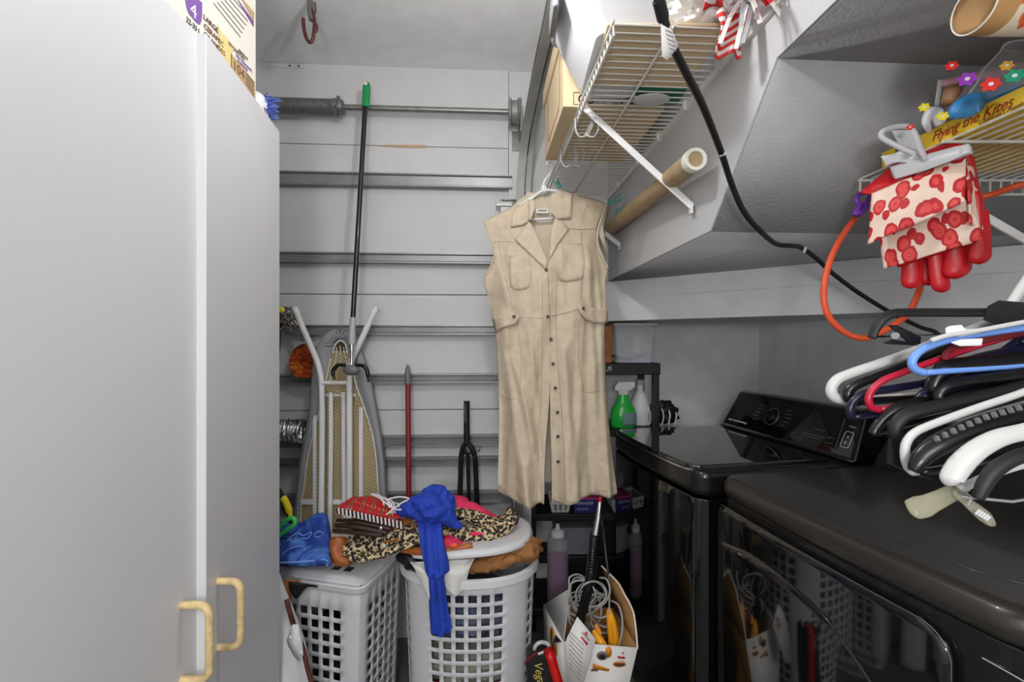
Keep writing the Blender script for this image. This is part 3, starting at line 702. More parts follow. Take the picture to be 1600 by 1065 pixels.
dr = thing('beige_dress', 'sleeveless beige linen shirt dress hanging from a white hanger', 'dress', tuple(P(855, 778, YD)))
LO = [(300, 826), (320, 803), (333, 781), (345, 757), (358, 761), (375, 767), (392, 772), (404, 771), (418, 765), (430, 758), (445, 757), (462, 762), (485, 768), (500, 771), (520, 774), (545, 776), (600, 779), (650, 780), (700, 779), (740, 778), (765, 777.5), (778, 780)]
RO = [(300, 880), (305, 905), (312, 935), (318, 947), (335, 940), (355, 932), (375, 932), (395, 938), (412, 946), (422, 950), (440, 946), (470, 947), (485, 947), (510, 944), (560, 946), (600, 947), (650, 950), (700, 955), (740, 960), (765, 963), (778, 963)]
def DY(px, py):
    'depth of the front of the dress (negative is towards the camera)'
    l = interp(LO, py); r = interp(RO, py); u = (px - l) / max(r - l, 1); u = max(0, min(1, u))
    low = smooth((py - 500) / 260)
    bulge = 0.030 + 0.035 * smooth((py - 330) / 120)
    y = -bulge * (1 - abs(2 * u - 1) ** 2.4)
    y += low * (0.020 * math.sin(u * 17 + 0.6 + 0.6 * math.sin(py * 0.012)) + 0.009 * math.sin(u * 39 + py * 0.01))
    mid = smooth((py - 350) / 60) * (1 - smooth((py - 560) / 120))
    y += mid * (0.007 * math.sin(u * 21 + py * 0.03) + 0.006 * noise.noise(Vector((px * 0.05, py * 0.03, 1.0))))
    y += 0.005 * noise.noise(Vector((px * 0.035, py * 0.012, 4.0))) + 0.0016 * noise.noise(Vector((px * 0.11, py * 0.06, 7.0)))
    for cx, sl, w_, am in ((797, 0.14, 8, 0.020), (812, 0.24, 6, 0.017), (836, 0.13, 5, 0.010), (882, 0.10, 6, 0.010), (903, -0.04, 7, 0.017), (924, 0.02, 6, 0.016), (941, 0.05, 5, 0.012)):
        dd = px - (cx + sl * (py - 600)); y -= am * smooth((py - 470) / 90) * math.exp(-(dd / w_) ** 2)
    for cx, sl, w_, am in ((783, 0.25, 5, 0.008), (800, 0.16, 5, 0.010), (833, 0.05, 5, 0.007), (875, 0.05, 5, 0.007), (918, 0.04, 6, 0.011), (932, 0.10, 4, 0.008)):
        dd = px - (cx + sl * (py - 430)); y -= am * smooth((py - 375) / 50) * (1 - smooth((py - 470) / 50)) * math.exp(-(dd / w_) ** 2)
    rg = noise.noise(Vector((px * 0.055 + py * 0.012, py * 0.009, 11.0))); y += 0.0035 * (abs(rg) * 2 - 0.5)
    rg = noise.noise(Vector((px * 0.05 - py * 0.03, py * 0.05, 15.0))); y += 0.0018 * (abs(rg) * 2 - 0.5)
    y -= 0.010 * math.exp(-((py - 497) / 16.0) ** 2) * (0 if 0.3 < u < 0.65 else 0.4)
    return y
def DP(px, py, off=0.0):
    p = P(px, py, YD); p.y += DY(px, py) - off; return p
CL = [(340, 822), (350, 826), (380, 838), (410, 849), (430, 855), (460, 855.5), (500, 858), (540, 858.5), (580, 858), (620, 856), (660, 853), (700, 850), (740, 848.5), (786, 848)]
CR = [(300, 862), (330, 866), (350, 866), (380, 861), (410, 855), (430, 852), (500, 855), (540, 856), (580, 856.5), (620, 857), (660, 858), (700, 859.5), (740, 860.5), (780, 861)]
def hemL(u): return 770 + 7 * math.sin(u * 3.0) + 8 * u * u + 1.5 * math.sin(u * 19)
def hemR(u): return 774 + 4 * math.sin(u * 8.0 + 0.5) - 8 * u * u
def topL(px): return interp([(757, 345), (781, 333), (803, 321), (826, 318)], px)
def topR(px): return interp([(866, 305), (880, 302), (905, 305), (947, 318)], px)
def left_panel(u, v):
    py = lerp(332, 786, v); l = interp(LO, max(py, 345)); 
    r = interp(CL, py)
    px = lerp(l, r, u); q = lerp(topL(px), hemL(u), v); 
    l2 = interp(LO, max(q, 345 if u < 0.02 else q)); r2 = interp(CL, q)
    px = lerp(min(l2, r2 - 2), r2, u) if v > 0.02 else px
    return DP(px, q, 0.002)
def right_panel(u, v):
    py = lerp(318, 780, v); l = interp(CR, py); r = interp(RO, max(py, 318))
    px = lerp(l, r, u); q = lerp(topR(px), hemR(u), v); l2 = interp(CR, q); r2 = interp(RO, max(q, 318))
    px = lerp(l2, max(r2, l2 + 2), u) if v > 0.02 else px
    return DP(px, q, 0.0)
MB().sheet(left_panel, 46, 110).build('left_front', 'linen', dr, 180, solid=0.0016, offset=1)
MB().sheet(right_panel, 46, 110).build('right_front', 'linen', dr, 180, solid=0.0016, offset=1)
def back(u, v):
    py = lerp(299, 762, v); l = interp(LO, py); r = interp(RO, py); px = lerp(l, r, u)
    if py < 345: px = max(px, l)
    p = P(px, py + 3 * math.sin(u * 14) * v, YD)
    p.y += 0.004 + (0.026 + 0.03 * v) * (1 - abs(2 * u - 1) ** 2) + 0.010 * v * math.sin(u * 16); return p
MB().sheet(back, 40, 70).build('back_panel', 'linen_light', dr, 180, solid=0.0014)
# cap sleeve turned at the right armhole, folds of the left armhole
mb = MB(); mb.tube(catmull([P(947, 318, YD - 0.008), P(941, 338, YD - 0.016), P(934, 360, YD - 0.018), P(934, 380, YD - 0.016), P(941, 400, YD - 0.012), P(950, 419, YD - 0.006)], 6), 0.0042, 8)
mb.build('armhole_hem', 'linen', dr, 180); mb = MB(); mb.tube(catmull([P(757, 345, YD - 0.004), P(763, 362, YD - 0.01), P(769, 380, YD - 0.012), P(773, 395, YD - 0.012), P(770, 408, YD - 0.01), P(760, 430, YD - 0.004)], 6), 0.0036, 8)
mb.build('armhole_hem', 'linen', dr, 180)
mb = MB(); mb.add([P(948, 318, YD), P(952, 322, YD + 0.01), P(946, 350, YD + 0.02), P(942, 380, YD + 0.02), P(950, 402, YD + 0.012), P(935, 365, YD - 0.004), P(939, 340, YD - 0.008)], [(0, 1, 2, 3, 4, 5, 6)])
mb.build('armhole_facing', 'linen_light', dr, solid=0.001)
def patch(name, pts, off, m='linen', th=0.0016, lift=None, n=10):
    'a flat piece of cloth laid on the dress front: pts are its outline, a fan of quads'
    c = (sum(p[0] for p in pts) / len(pts), sum(p[1] for p in pts) / len(pts)); mb = MB(); vs = []; k = len(pts)
    for t in (0.25, 0.5, 0.75, 1.0):
        for i, p in enumerate(pts):
            o = off + (lift[i] * t if lift else 0); vs.append(DP(lerp(c[0], p[0], t), lerp(c[1], p[1], t), o))
    fs = [(j * k + i, j * k + (i + 1) % k, (j + 1) * k + (i + 1) % k, (j + 1) * k + i) for j in range(3) for i in range(k)]
    fs += [(i, 4 * k, (i + 1) % k) for i in range(k)]; vs.append(DP(c[0], c[1], off))
    fs = [f[::-1] for f in fs]; mb.add(vs, fs); return mb.build(name, m, dr, 60, solid=th, offset=-1)
def dense(pts, n=4):
    o = []
    for i in range(len(pts)):
        a = pts[i]; b = pts[(i + 1) % len(pts)]
        for k in range(n): o.append((lerp(a[0], b[0], k / n), lerp(a[1], b[1], k / n)))
    return o
patch('collar', dense([(798, 358), (800, 340), (805, 327), (826, 314), (826, 335), (825, 351), (815, 356)]), 0.010)
patch('collar', dense([(868, 303), (880, 299), (893, 302), (891, 325), (890, 345), (869, 347), (860, 338), (864, 320)]), 0.010)
patch('lapel', dense([(804, 378), (814, 365), (826, 350), (834, 362), (845, 390), (853, 414), (851, 425), (828, 402)]), 0.009)
patch('lapel', dense([(855, 412), (868, 388), (887, 361), (878, 350), (866, 343), (861, 360), (857, 390)]), 0.008)
for nm, pts in (('collar_band', [(822, 347), (824, 332), (824, 318), (833, 312), (835, 330), (829, 348)]), ('collar_band', [(858, 338), (858, 322), (860, 308), (869, 304), (867, 322), (866, 342)])): patch(nm, dense(pts), 0.004)
mb = MB(); mb.box((P(838, 332, YD).x, YD + 0.008, P(838, 332, YD).z), (P(857, 332, YD).x, YD + 0.0095, P(857, 325, YD).z)); lb = mb.build('neck_label', 'paper_white', dr); lb['label'] = 'white woven neck label'
mb = MB(); mb.box((P(841, 330, YD).x, YD + 0.0070, P(841, 329, YD).z), (P(854, 330, YD).x, YD + 0.008, P(854, 327, YD).z)); mb.build('label_print', 'print_grey', lb)
patch('chest_pocket', dense([(796, 402), (826, 399), (829, 430), (826, 452), (818, 455), (804, 456), (797, 450)]), 0.0028, th=0.0012)
patch('chest_pocket', dense([(869, 384), (908, 383), (910, 415), (907, 438), (898, 441), (880, 443), (870, 440)]), 0.0028, th=0.0012)
def seam(pts, off=0.0024, r=0.0008):
    q = []
    for a, b in zip(pts, pts[1:]):
        for k in range(6): q.append((lerp(a[0], b[0], k / 6), lerp(a[1], b[1], k / 6)))
    q.append(pts[-1]); MB().tube([DP(x, y, off) for x, y in q], r, 5).build('seam', 'linen_seam', dr, 180)
seam([(771, 379), (790, 379), (803, 381)]); seam([(884, 360), (905, 361), (928, 358)]); seam([(776, 500), (810, 497), (853, 499)]); seam([(860, 495), (890, 488), (900, 484)])
seam([(779, 380), (786, 420), (796, 460), (801, 485)]); seam([(907, 365), (906, 420), (905, 470)]); seam([(781, 617), (795, 622), (803, 620)]); seam([(912, 611), (928, 609), (935, 609)])
seam([(868, 430), (866, 500), (868, 560), (873, 620), (877, 690), (879, 770)]); seam([(845, 430), (846, 520), (845, 600), (840, 680), (837, 770)])
seam([(781, 766), (800, 770), (820, 769), (846, 778)]); seam([(863, 769), (890, 771), (920, 765), (958, 758)])
seam([(808, 505), (815, 560), (812, 610)]); seam([(901, 500), (900, 560), (908, 610)])
for px, py in ((851.5, 426), (854, 496), (859, 530), (862, 567), (865, 603), (868.5, 640), (869, 676), (869.5, 714)):
    M = dirframe(DP(px, py, 0.004), (0, -1, 0.1))
    mb = MB(); mb.lathe([(0.0, 0.0), (0.0055, 0.0), (0.0065, 0.0016), (0.006, 0.003), (0.004, 0.0022), (0.0, 0.0022)], 14, M); mb.build('button', 'button_brown', dr)
for pts, bt in (([(769, 497), (785, 493), (802, 489), (812, 496), (807, 506), (790, 511), (775, 518)], (803, 496)), ([(896, 479), (906, 479), (928, 483), (948, 484), (946, 505), (925, 505), (911, 500), (901, 490)], (907, 483.5))):
    tbp = patch('waist_tab', dense(pts), 0.012, th=0.002); M = dirframe(DP(bt[0], bt[1], 0.0145), (0, -1, 0.1))
    mb = MB(); mb.lathe([(0.0, 0.0), (0.0058, 0.0), (0.0068, 0.0016), (0.006, 0.003), (0.004, 0.0022), (0.0, 0.0022)], 14, M); mb.build('button', 'button_brown', tbp)
mb = MB(); mb.tube(catmull([P(942, 500, YD - 0.012), P(947, 503, YD), P(941, 508, YD + 0.02), P(936, 540, YD + 0.02), P(938, 590, YD + 0.01)], 5), [0.008] + [0.006] * 19 + [0.004], 8, flat=0.35); mb.build('belt_end', 'linen', dr, 180)

# ================================================================== WASHER AND DRYER (turned about ten degrees)
UF = Vector((0.174, -0.985, 0)).normalized(); DF = Vector((0.985, 0.174, 0)).normalized()
def bowfront(x0, x1, y0, y1, r, bow, n=10):
    'plan outline with a slightly bowed front (y0 side) and rounded front corners'
    pts = []
    for k in range(7):
        a = R(180 + 90 * k / 6); pts.append((x0 + r + r * math.cos(a), y0 + r + r * math.sin(a)))
    for k in range(1, n):
        t = k / n; pts.append((lerp(x0 + r, x1 - r, t), y0 - bow * 4 * t * (1 - t)))
    for k in range(7):
        a = R(270 + 90 * k / 6); pts.append((x1 - r + r * math.cos(a), y0 + r + r * math.sin(a)))
    return pts + [(x1, y1), (x0, y1)]
def machine(name, label, Fp):
    o = thing(name, label, 'appliance', (Fp.x, Fp.y, 0)); return o, frame(Fp, UF, DF, Vector((0, 0, 1)))
# washer
FW = Vector((0.455, 2.095, 0)); WW = 0.688
ws_, MW = machine('washing_machine', 'black top load washing machine with a glass lid and a slanted control console', FW)
MB().prism(bowfront(0, WW, 0.0, 0.72, 0.05, 0.012), 0.03, 0.893, MW).build('body', 'appliance_black', ws_, bevel=0.003)
MB().prism(bowfront(0, WW, 0.0, 0.72, 0.05, 0.012), 0.897, 0.982, MW).build('top_deck', 'appliance_side', ws_, bevel=0.022, seg=4)
lid = MB().prism(bowfront(0.035, WW - 0.035, -0.004, 0.50, 0.05, 0.012), 0.972, 0.992, MW).build('lid', 'lid_glass', ws_, bevel=0.006, seg=3); lid['label'] = 'glossy dark glass lid'
mb = MB(); pts = [MW @ Vector((x, y - 0.002, 0.975)) for x, y in bowfront(0.035, WW - 0.035, -0.006, 0.3, 0.05, 0.012)[2:-4]]
mb.tube(pts, 0.0035, 6); mb.build('lid_trim', 'chrome', lid)
mb = MB()
for k in range(4): mb.box((0.16 + 0.10 * k, 0.05, 0.0), (0.2 + 0.10 * k, 0.12, 0.03), MW)
mb = MB()
for x in (0.05, WW - 0.09):
    mb = MB(); mb.lathe([(0.02, 0.0), (0.02, 0.03)], 12, MW @ Matrix.Translation((x, 0.06, 0))); mb.build('foot', 'black_plastic', ws_)
def wedge(x0, x1, sec, cut, M):
    'extrude the (y, z) section along x, ends drawn in at the top by cut'
    mb = MB(); k = len(sec); zt = max(z for _, z in sec); zb = min(z for _, z in sec)
    for x, s in ((x0, 1), (x1, -1)):
        mb.v += [M @ Vector((x + s * cut * ((z - zb) / (zt - zb)) ** 1.5, y, z)) for y, z in sec]
    mb.f = [tuple(range(k)), tuple(range(2 * k - 1, k - 1, -1))] + [(i, k + i, k + (i + 1) % k, (i + 1) % k) for i in range(k)]
    return mb
sec = [(0.535, 0.992), (0.552, 1.0), (0.625, 1.145), (0.645, 1.155), (0.70, 1.15), (0.715, 1.12), (0.71, 0.975), (0.55, 0.975)]
con = wedge(-0.005, WW + 0.005, sec, 0.03, MW).build('console', 'appliance_black', ws_, bevel=0.014, seg=4)
# console frame: fx along the face (far to near), fz up the face
q0 = MW @ Vector((0, 0.552, 1.0)); q1 = MW @ Vector((0, 0.625, 1.145)); fup = (q1 - q0).normalized(); fn = UF.cross(fup) 
if fn.dot(DF) > 0: fn = -fn
def CF(x, t, o=0.0012): return q0 + UF * x + fup * t + fn * o
Mk = frame(CF(0.285, 0.078, 0.0), UF, fup, fn)
if Mk.determinant() < 0: Mk = frame(CF(0.285, 0.078, 0.0), -UF, fup, fn)
mb = MB(); mb.lathe([(0.0, 0.020), (0.022, 0.020), (0.026, 0.017), (0.028, 0.004), (0.030, 0.001)], 28, Mk); kb = mb.build('knob', 'black_plastic', con)
mb = MB(); mb.tube([Mk @ Vector((0.036 * math.cos(a), 0.036 * math.sin(a), 0.004)) for a in [2 * math.pi * k / 40 for k in range(40)]], 0.0018, 6, closed=True); mb.build('dial_ring', 'galvanized', con)
mb = MB(); mb.tube([Mk @ Vector((0.012 * math.cos(a), 0.012 * math.sin(a), 0.0205)) for a in [R(200 + 8 * k) for k in range(16)]], 0.0014, 5); mb.build('knob_mark', 'chrome', kb)
rt = UF
def ctx(t, x, h, s, m='print_white'): text(t, s, m, con, CF(x, h), rt, fup)
for i, (x, ln) in enumerate(((0.190, 0.022), (0.186, 0.026), (0.180, 0.03), (0.176, 0.03), (0.180, 0.028), (0.345, 0.026), (0.350, 0.03), (0.352, 0.032), (0.350, 0.028), (0.345, 0.024))):
    h = 0.118 - 0.0165 * (i % 5); mb = MB(); mb.bar(CF(x, h), CF(x + ln, h), 0.0022, 0.0005, fn); mb.build('cycle_mark', 'print_grey', con)
for x, h, ln in ((0.46, 0.045, 0.10), (0.46, 0.035, 0.09), (0.44, 0.02, 0.03), (0.50, 0.068, 0.05), (0.57, 0.05, 0.03), (0.57, 0.03, 0.03)):
    mb = MB(); mb.bar(CF(x, h), CF(x + ln, h), 0.002, 0.0005, fn); mb.build('cycle_mark', 'print_grey', con)
mb = MB(); mb.bar(CF(0.615, 0.02), CF(0.605, 0.13), 0.0022, 0.001, fn); mb.build('divider_line', 'galvanized', con)
bt = MB(); pr = [CF(x, y) for x, y in rounded_rect(0.628, 0.028, 0.660, 0.085, 0.008)]; bt.tube(pr, 0.0011, 5, closed=True); bt.build('start_button', 'print_white', con)
ctx('▶▮▮' if False else 'II', 0.638, 0.04, 0.016); ctx('>', 0.638, 0.06, 0.018)
mb = MB(); mb.bar(CF(0.632, 0.105), CF(0.658, 0.103), 0.006, 0.001, fn); mb.build('power_button', 'print_grey', con)
ctx('super speed technology', 0.035, 0.020, 0.013)
# dryer
FD = FW + UF * 0.712 + DF * 0.035; WD = 0.765
dy, MD = machine('clothes_dryer', 'near black clothes dryer with a matt metallic top and glossy front panel', FD)
MB().prism(bowfront(0.004, WD - 0.004, 0.012, 0.72, 0.06, 0.010), 0.03, 0.925, MD).build('body', 'appliance_side', dy, bevel=0.003)
tp = MB().prism(bowfront(0, WD, 0.0, 0.72, 0.07, 0.012), 0.922, 0.985, MD).build('top_deck', 'appliance_top', dy, bevel=0.028, seg=5)
mb = MB(); mb.prism(bowfront(0.07, WD - 0.07, 0.08, 0.70, 0.10, 0.012), 0.984, 0.9865, MD); mb.build('raised_field', 'appliance_top', tp, bevel=0.0015)
# glossy front panel with rounded corners and a scooped door line
def ff(x): 
    t = (x - 0.06) / (WD - 0.12); t = max(0, min(1, t)); return -0.010 * 4 * t * (1 - t)
def fpt(x, z, o=0.0): return MD @ Vector((x, 0.010 + ff(x) - o, z))
pr = rounded_rect(0.022, 0.10, 0.652, 0.902, 0.05, 6)
mb = MB(); k = 26
def pan(u, v):
    z = lerp(0.10, 0.902, v); e = 0.0
    if v > 0.938: e = 0.05 - math.sqrt(max(0, 0.0025 - (z - 0.852) ** 2))
    x = lerp(0.022 + e * 0.4, 0.652 - e, u); return fpt(x, z, 0.012)
MB().sheet(pan, 30, 40).build('front_panel', 'appliance_black', dy, 180, solid=0.012)
edge = [fpt(0.034, 0.902, 0.0125)] + [fpt(x, 0.902, 0.0125) for x in [0.06 + 0.54 * k / 20 for k in range(21)]] + [fpt(0.602 + 0.05 * math.sin(a), 0.852 + 0.05 * math.cos(a), 0.0125) for a in [math.pi / 2 * k / 8 for k in range(1, 9)]] + [fpt(0.652, 0.6, 0.0125), fpt(0.652, 0.12, 0.0125)]
MB().tube(edge, 0.0009, 6).build('panel_trim', 'galvanized', dy, 180)
def drf(u, v):
    z = lerp(0.14, 0.80, v); x0 = 0.035; xm = lerp(0.50, 0.60, 0)
    x1 = 0.60 - 0.10 * max(0, (v - 0.7) / 0.3) ** 2 * 2.0
    x = lerp(x0, x1, u); return fpt(x, z - 0.0 + 0.02 * math.sin(math.pi * u) * v, 0.0135 + 0.006 * math.sin(math.pi * u) * math.sin(math.pi * min(1, v * 1.0)))
drd = MB().sheet(drf, 30, 24).build('dryer_door', 'appliance_black', dy, 180, solid=0.002, offset=-1)
mb = MB(); mb.tube([fpt(x, 0.885, -0.001) for x in (0.685, 0.72, 0.75)], 0.0014, 6); mb.build('seam_trim', 'chrome', dy)
sec = [(0.555, 0.985), (0.57, 1.0), (0.64, 1.14), (0.66, 1.15), (0.71, 1.145), (0.72, 1.12), (0.715, 0.975), (0.56, 0.975)]
wedge(-0.0, WD, sec, 0.03, MD).build('console', 'appliance_black', dy, bevel=0.014, seg=4)
for x in (0.08, WD - 0.1):
    MB().lathe([(0.02, 0.0), (0.02, 0.03)], 12, MD @ Matrix.Translation((x, 0.08, 0))).build('foot', 'black_plastic', dy)

# ================================================================== BLACK RACK IN THE ALCOVE
rk = thing('storage_rack', 'black plastic shelf rack standing in the corner beside the washing machine', 'shelf', (0.385, 2.33, 0))
RX0, RX1, RY0, RY1 = 0.085, 0.705, 2.185, 2.47
for z, h, nm in ((1.225, 0.055, 'top_shelf'), (0.93, 0.035, 'shelf'), (0.60, 0.035, 'shelf'), (0.275, 0.035, 'shelf'), (0.08, 0.035, 'shelf')):
    if nm == 'shelf' and z == 0.60: z = 0.53
    mb = MB(); mb.box((RX0, RY0 + (0.115 if z == 0.275 else 0), z - 0.0), (RX1, RY1, z + h)); o = mb.build(nm, 'rack_black', rk, bevel=0.004)
for x in (RX0, RX1 - 0.034):
    for y in (RY0 + 0.004, RY1 - 0.034):
        mb = MB(); mb.box((x, y, 0), (x + 0.03, y + 0.03, 1.24)); mb.build('post', 'rack_black', rk, bevel=0.003)
text('US', 0.030, 'print_white', rk, Vector((P(945, 588, 2.18).x, RY0 - 0.001, 1.244)), (1, 0, 0), (0, 0, 1))
ZR = 1.281
cb = thing('clear_bin', 'clear plastic bin with a blue cloth inside on top of the black rack', 'bin', (0.53, 2.33, ZR))
def rr(x0, x1, y0, y1, r=0.015): return rounded_rect(x0, y0, x1, y1, r, 4)
mb = MB(); mb.prism(rr(0.499, 0.668, 2.20, 2.43), ZR, ZR + 0.18, top=rr(0.490, 0.686, 2.19, 2.44)); o = mb.build('bin_body', 'clear_plastic', cb)
mb = MB(); mb.prism(rr(0.482, 0.696, 2.182, 2.448), ZR + 0.176, ZR + 0.190); mb.build('bin_rim', 'frosted_plastic', cb, bevel=0.003)
mb = MB(); mb.sheet(lambda u, v: Vector((lerp(0.503, 0.664, u), lerp(2.206, 2.42, v), ZR + 0.006 + 0.032 * abs(2 * u - 1) ** 1.3)), 16, 6); mb.v += []; mb.build('folded_cloth', 'lavender', cb, solid=0.004)
mb = MB(); mb.box((0.503, 2.207, ZR + 0.004), (0.664, 2.21, ZR + 0.012)); mb.build('cloth_edge', 'lavender', cb)
dc = thing('brown_carton', 'brown and orange printed carton behind the dress on the rack', 'box', (0.40, 2.3, ZR)); 
mb = MB(); mb.box((0.33, 2.20, ZR), (0.477, 2.40, ZR + 0.175)); mb.build('carton_body', 'amber_print', dc, bevel=0.002)
# spray bottle etc. on the second shelf
ZS2 = 0.966
sp = thing('spray_bottle', 'green spray bottle with a white trigger head on the rack shelf', 'bottle', tuple(P(973, 668, 2.25)))
bx0 = P(974, 668, 2.25); M = Matrix.Translation((bx0.x, bx0.y, ZS2)) @ Matrix.Diagonal((1, 0.62, 1, 1))
MB().lathe([(0.0, 0), (0.055, 0), (0.062, 0.01), (0.064, 0.05), (0.058, 0.085), (0.042, 0.11), (0.030, 0.13), (0.026, 0.155), (0.024, 0.158)], 28, M).build('bottle', 'green_soap', sp)
mb = MB(); mb.lathe([(0.026, 0.157), (0.027, 0.178), (0.02, 0.18)], 18, M); t0 = Vector((bx0.x, bx0.y, ZS2 + 0.178))
mb.prism([(-0.045, 0.0), (-0.045, 0.018), (-0.028, 0.042), (0.052, 0.045), (0.056, 0.02), (0.03, 0.0)], -0.014, 0.014, frame(t0, Vector((1, 0, 0)), Vector((0, 0, 1)), Vector((0, -1, 0))))
mb.build('trigger_head', 'print_white', sp, bevel=0.003)
mb = MB(); mb.prism([(0.028, 0.0), (0.036, -0.002), (0.048, -0.05), (0.042, -0.052)], -0.006, 0.006, frame(t0 + Vector((-0.06, 0, 0.004)), Vector((1, 0, 0)), Vector((0, 0, 1)), Vector((0, -1, 0)))); mb.build('trigger', 'light_grey_plastic', sp)
mb = MB(); mb.sheet(lambda u, v: Vector((bx0.x + 0.066 * math.sin(lerp(-0.2, 1.1, u)), bx0.y - 0.041 * math.cos(lerp(-0.2, 1.1, u)) - 0.001, ZS2 + lerp(0.012, 0.075, v))), 10, 4); lbq = mb.build('bottle_label', 'label_grey', sp, solid=0.0008)
wb = thing('white_bottle', 'white cleaner bottle behind the green spray bottle on the rack', 'bottle', tuple(P(997, 665, 2.31)))
M = Matrix.Translation((P(1000, 665, 2.33).x, 2.33, ZS2)); MB().lathe([(0.0, 0), (0.045, 0), (0.048, 0.01), (0.048, 0.10), (0.03, 0.15), (0.017, 0.17), (0.017, 0.20)], 22, M).build('bottle', 'print_white', wb)
mb = MB(); mb.lathe([(0.02, 0.198), (0.02, 0.225), (0.0, 0.225)], 16, M); mb.build('cap', 'light_grey_plastic', wb)
nb = thing('net_bag', 'black bag with white stripes stuffed on the rack shelf by the post', 'bag', tuple(P(1030, 660, 2.3)))
MB().blob(P(1036, 645, 2.36), (0.075, 0.04, 0.062), 0.35, 8, 44, 22, 2.6, floor=ZS2).build('bag_body', 'black_matte', nb)
for k in range(5):
    x = 1014 + 10 * k; MB().tube(catmull([P(x, 664, 2.29), P(x + 3, 650, 2.285), P(x - 2 + k, 632 + 3 * k, 2.30)], 4), 0.0036, 6).build('white_stripe', 'print_white', nb)
# things lower in the rack
def basket(px0, px1, py0, py1, Y, m, label):
    a = P(px0, py1, Y); b = P(px1, py0, Y); g = thing('small_basket', label, 'basket', ((a.x + b.x) / 2, Y, a.z), group=None)
    x0, x1, z0, z1 = a.x, b.x, a.z, b.z; t = 0.006
    def face(pf, nslot):
        mb = MB(); us = [0.0]; fl = []
        for k in range(nslot):
            c = (k + 0.8) / (nslot + 0.6); wd = 0.28 / (nslot + 0.6); us += [c - wd, c + wd]; fl += [0, 1]
        us.append(1.0); fl.append(0); vs_ = [0, 0.18, 0.72, 1.0]; n = len(us)
        for v in vs_:
            for u in us: mb.v.append(pf(u, v))
        for j in range(3):
            for i in range(n - 1):
                if not (j == 1 and fl[i]): mb.f.append((j * n + i, j * n + i + 1, (j + 1) * n + i + 1, (j + 1) * n + i))
        mb.build('basket_wall', m, g, solid=0.003)
    ins = 0.010
    face(lambda u, v: Vector((lerp(x0 + ins * (1 - v), x1 - ins * (1 - v), u), Y - 0.004 * v, lerp(z0, z1, v))), 3)
    face(lambda u, v: Vector((lerp(x0 + ins * (1 - v), x1 - ins * (1 - v), u), Y + 0.16, lerp(z0, z1, v))), 3)
    face(lambda u, v: Vector((x0 + ins * (1 - v), lerp(Y, Y + 0.16, u), lerp(z0, z1, v))), 4)
    face(lambda u, v: Vector((x1 - ins * (1 - v), lerp(Y, Y + 0.16, u), lerp(z0, z1, v))), 4)
    MB().box((x0 + ins, Y, z0), (x1 - ins, Y + 0.16, z0 + 0.003)).build('basket_floor', m, g)
YR = 2.20
zsh = 0.566
basket(860, 892, 783, 800.5, YR, 'print_white', 'small white slotted basket on the rack at the left of the blue carton')
basket(957, 978, 781, 800.5, YR, 'light_grey_plastic', 'small pale slotted basket on the rack at the right of the blue carton')
hc = thing('blue_carton', 'dark blue and pink carton with white print between two small baskets', 'box', tuple(P(917, 800, YR)))
a = P(897, 800, YR); b = P(936, 780, YR)
MB().box((a.x, YR - 0.006, zsh), (b.x, YR + 0.13, b.z)).build('carton_body', 'blue_carton', hc, bevel=0.001)
MB().box((a.x, YR - 0.006, b.z + 0.0005), (b.x, YR + 0.13, b.z + 0.010)).build('carton_top', 'pink_carton', hc, bevel=0.001)
text('HANGER', 0.020, 'print_white', hc, Vector((a.x + 0.012, YR - 0.0075, b.z - 0.022)), (1, 0, 0), ZA)
text('SLIM STYLE', 0.011, 'print_white', hc, Vector((a.x + 0.012, YR - 0.0075, b.z - 0.046)), (1, 0, 0), ZA)
sb = thing('soap_bottle', 'clear bottle of purple liquid with a white cap on the lower rack shelf', 'bottle', (P(873, 930, YR).x, YR + 0.05, 0.436))
M = Matrix.Translation((P(873, 930, YR).x, YR + 0.05, 0.0)) @ Matrix.Diagonal((1, 0.7, 1, 1)); zb = 0.116; zt = P(0, 848, YR).z
MB().lathe([(0.0, zb), (0.046, zb), (0.05, zb + 0.012), (0.05, 0.345), (0.0, 0.345)], 24, M).build('liquid', 'purple_soap', sb)
MB().lathe([(0.0, zb), (0.050, zb - 0.001), (0.0525, zb + 0.01), (0.0525, 0.40), (0.046, 0.418), (0.022, 0.428)], 24, M).build('bottle', 'clear_faint', sb)
MB().lathe([(0.024, 0.424), (0.034, 0.432), (0.034, 0.462), (0.012, 0.468), (0.008, 0.495), (0.0, 0.495)], 18, M).build('cap', 'print_white', sb)
gbn = thing('grey_bin', 'grey plastic bin on the rack behind the purple bottle', 'bin', (P(905, 870, 2.3).x, 2.33, 0.311))
a = P(868, 868, 2.26); b = P(930, 820, 2.26); mb = MB(); mb.prism(rr(a.x + 0.01, b.x - 0.01, 2.315, 2.44), 0.311, 0.446, top=rr(a.x, b.x, 2.31, 2.45)); mb.build('bin_body', 'grey_bin', gbn, bevel=0.004)
MB().prism(rr(a.x - 0.004, b.x + 0.004, 2.306, 2.454), 0.436, 0.449).build('bin_rim', 'grey_bin', gbn, bevel=0.003)

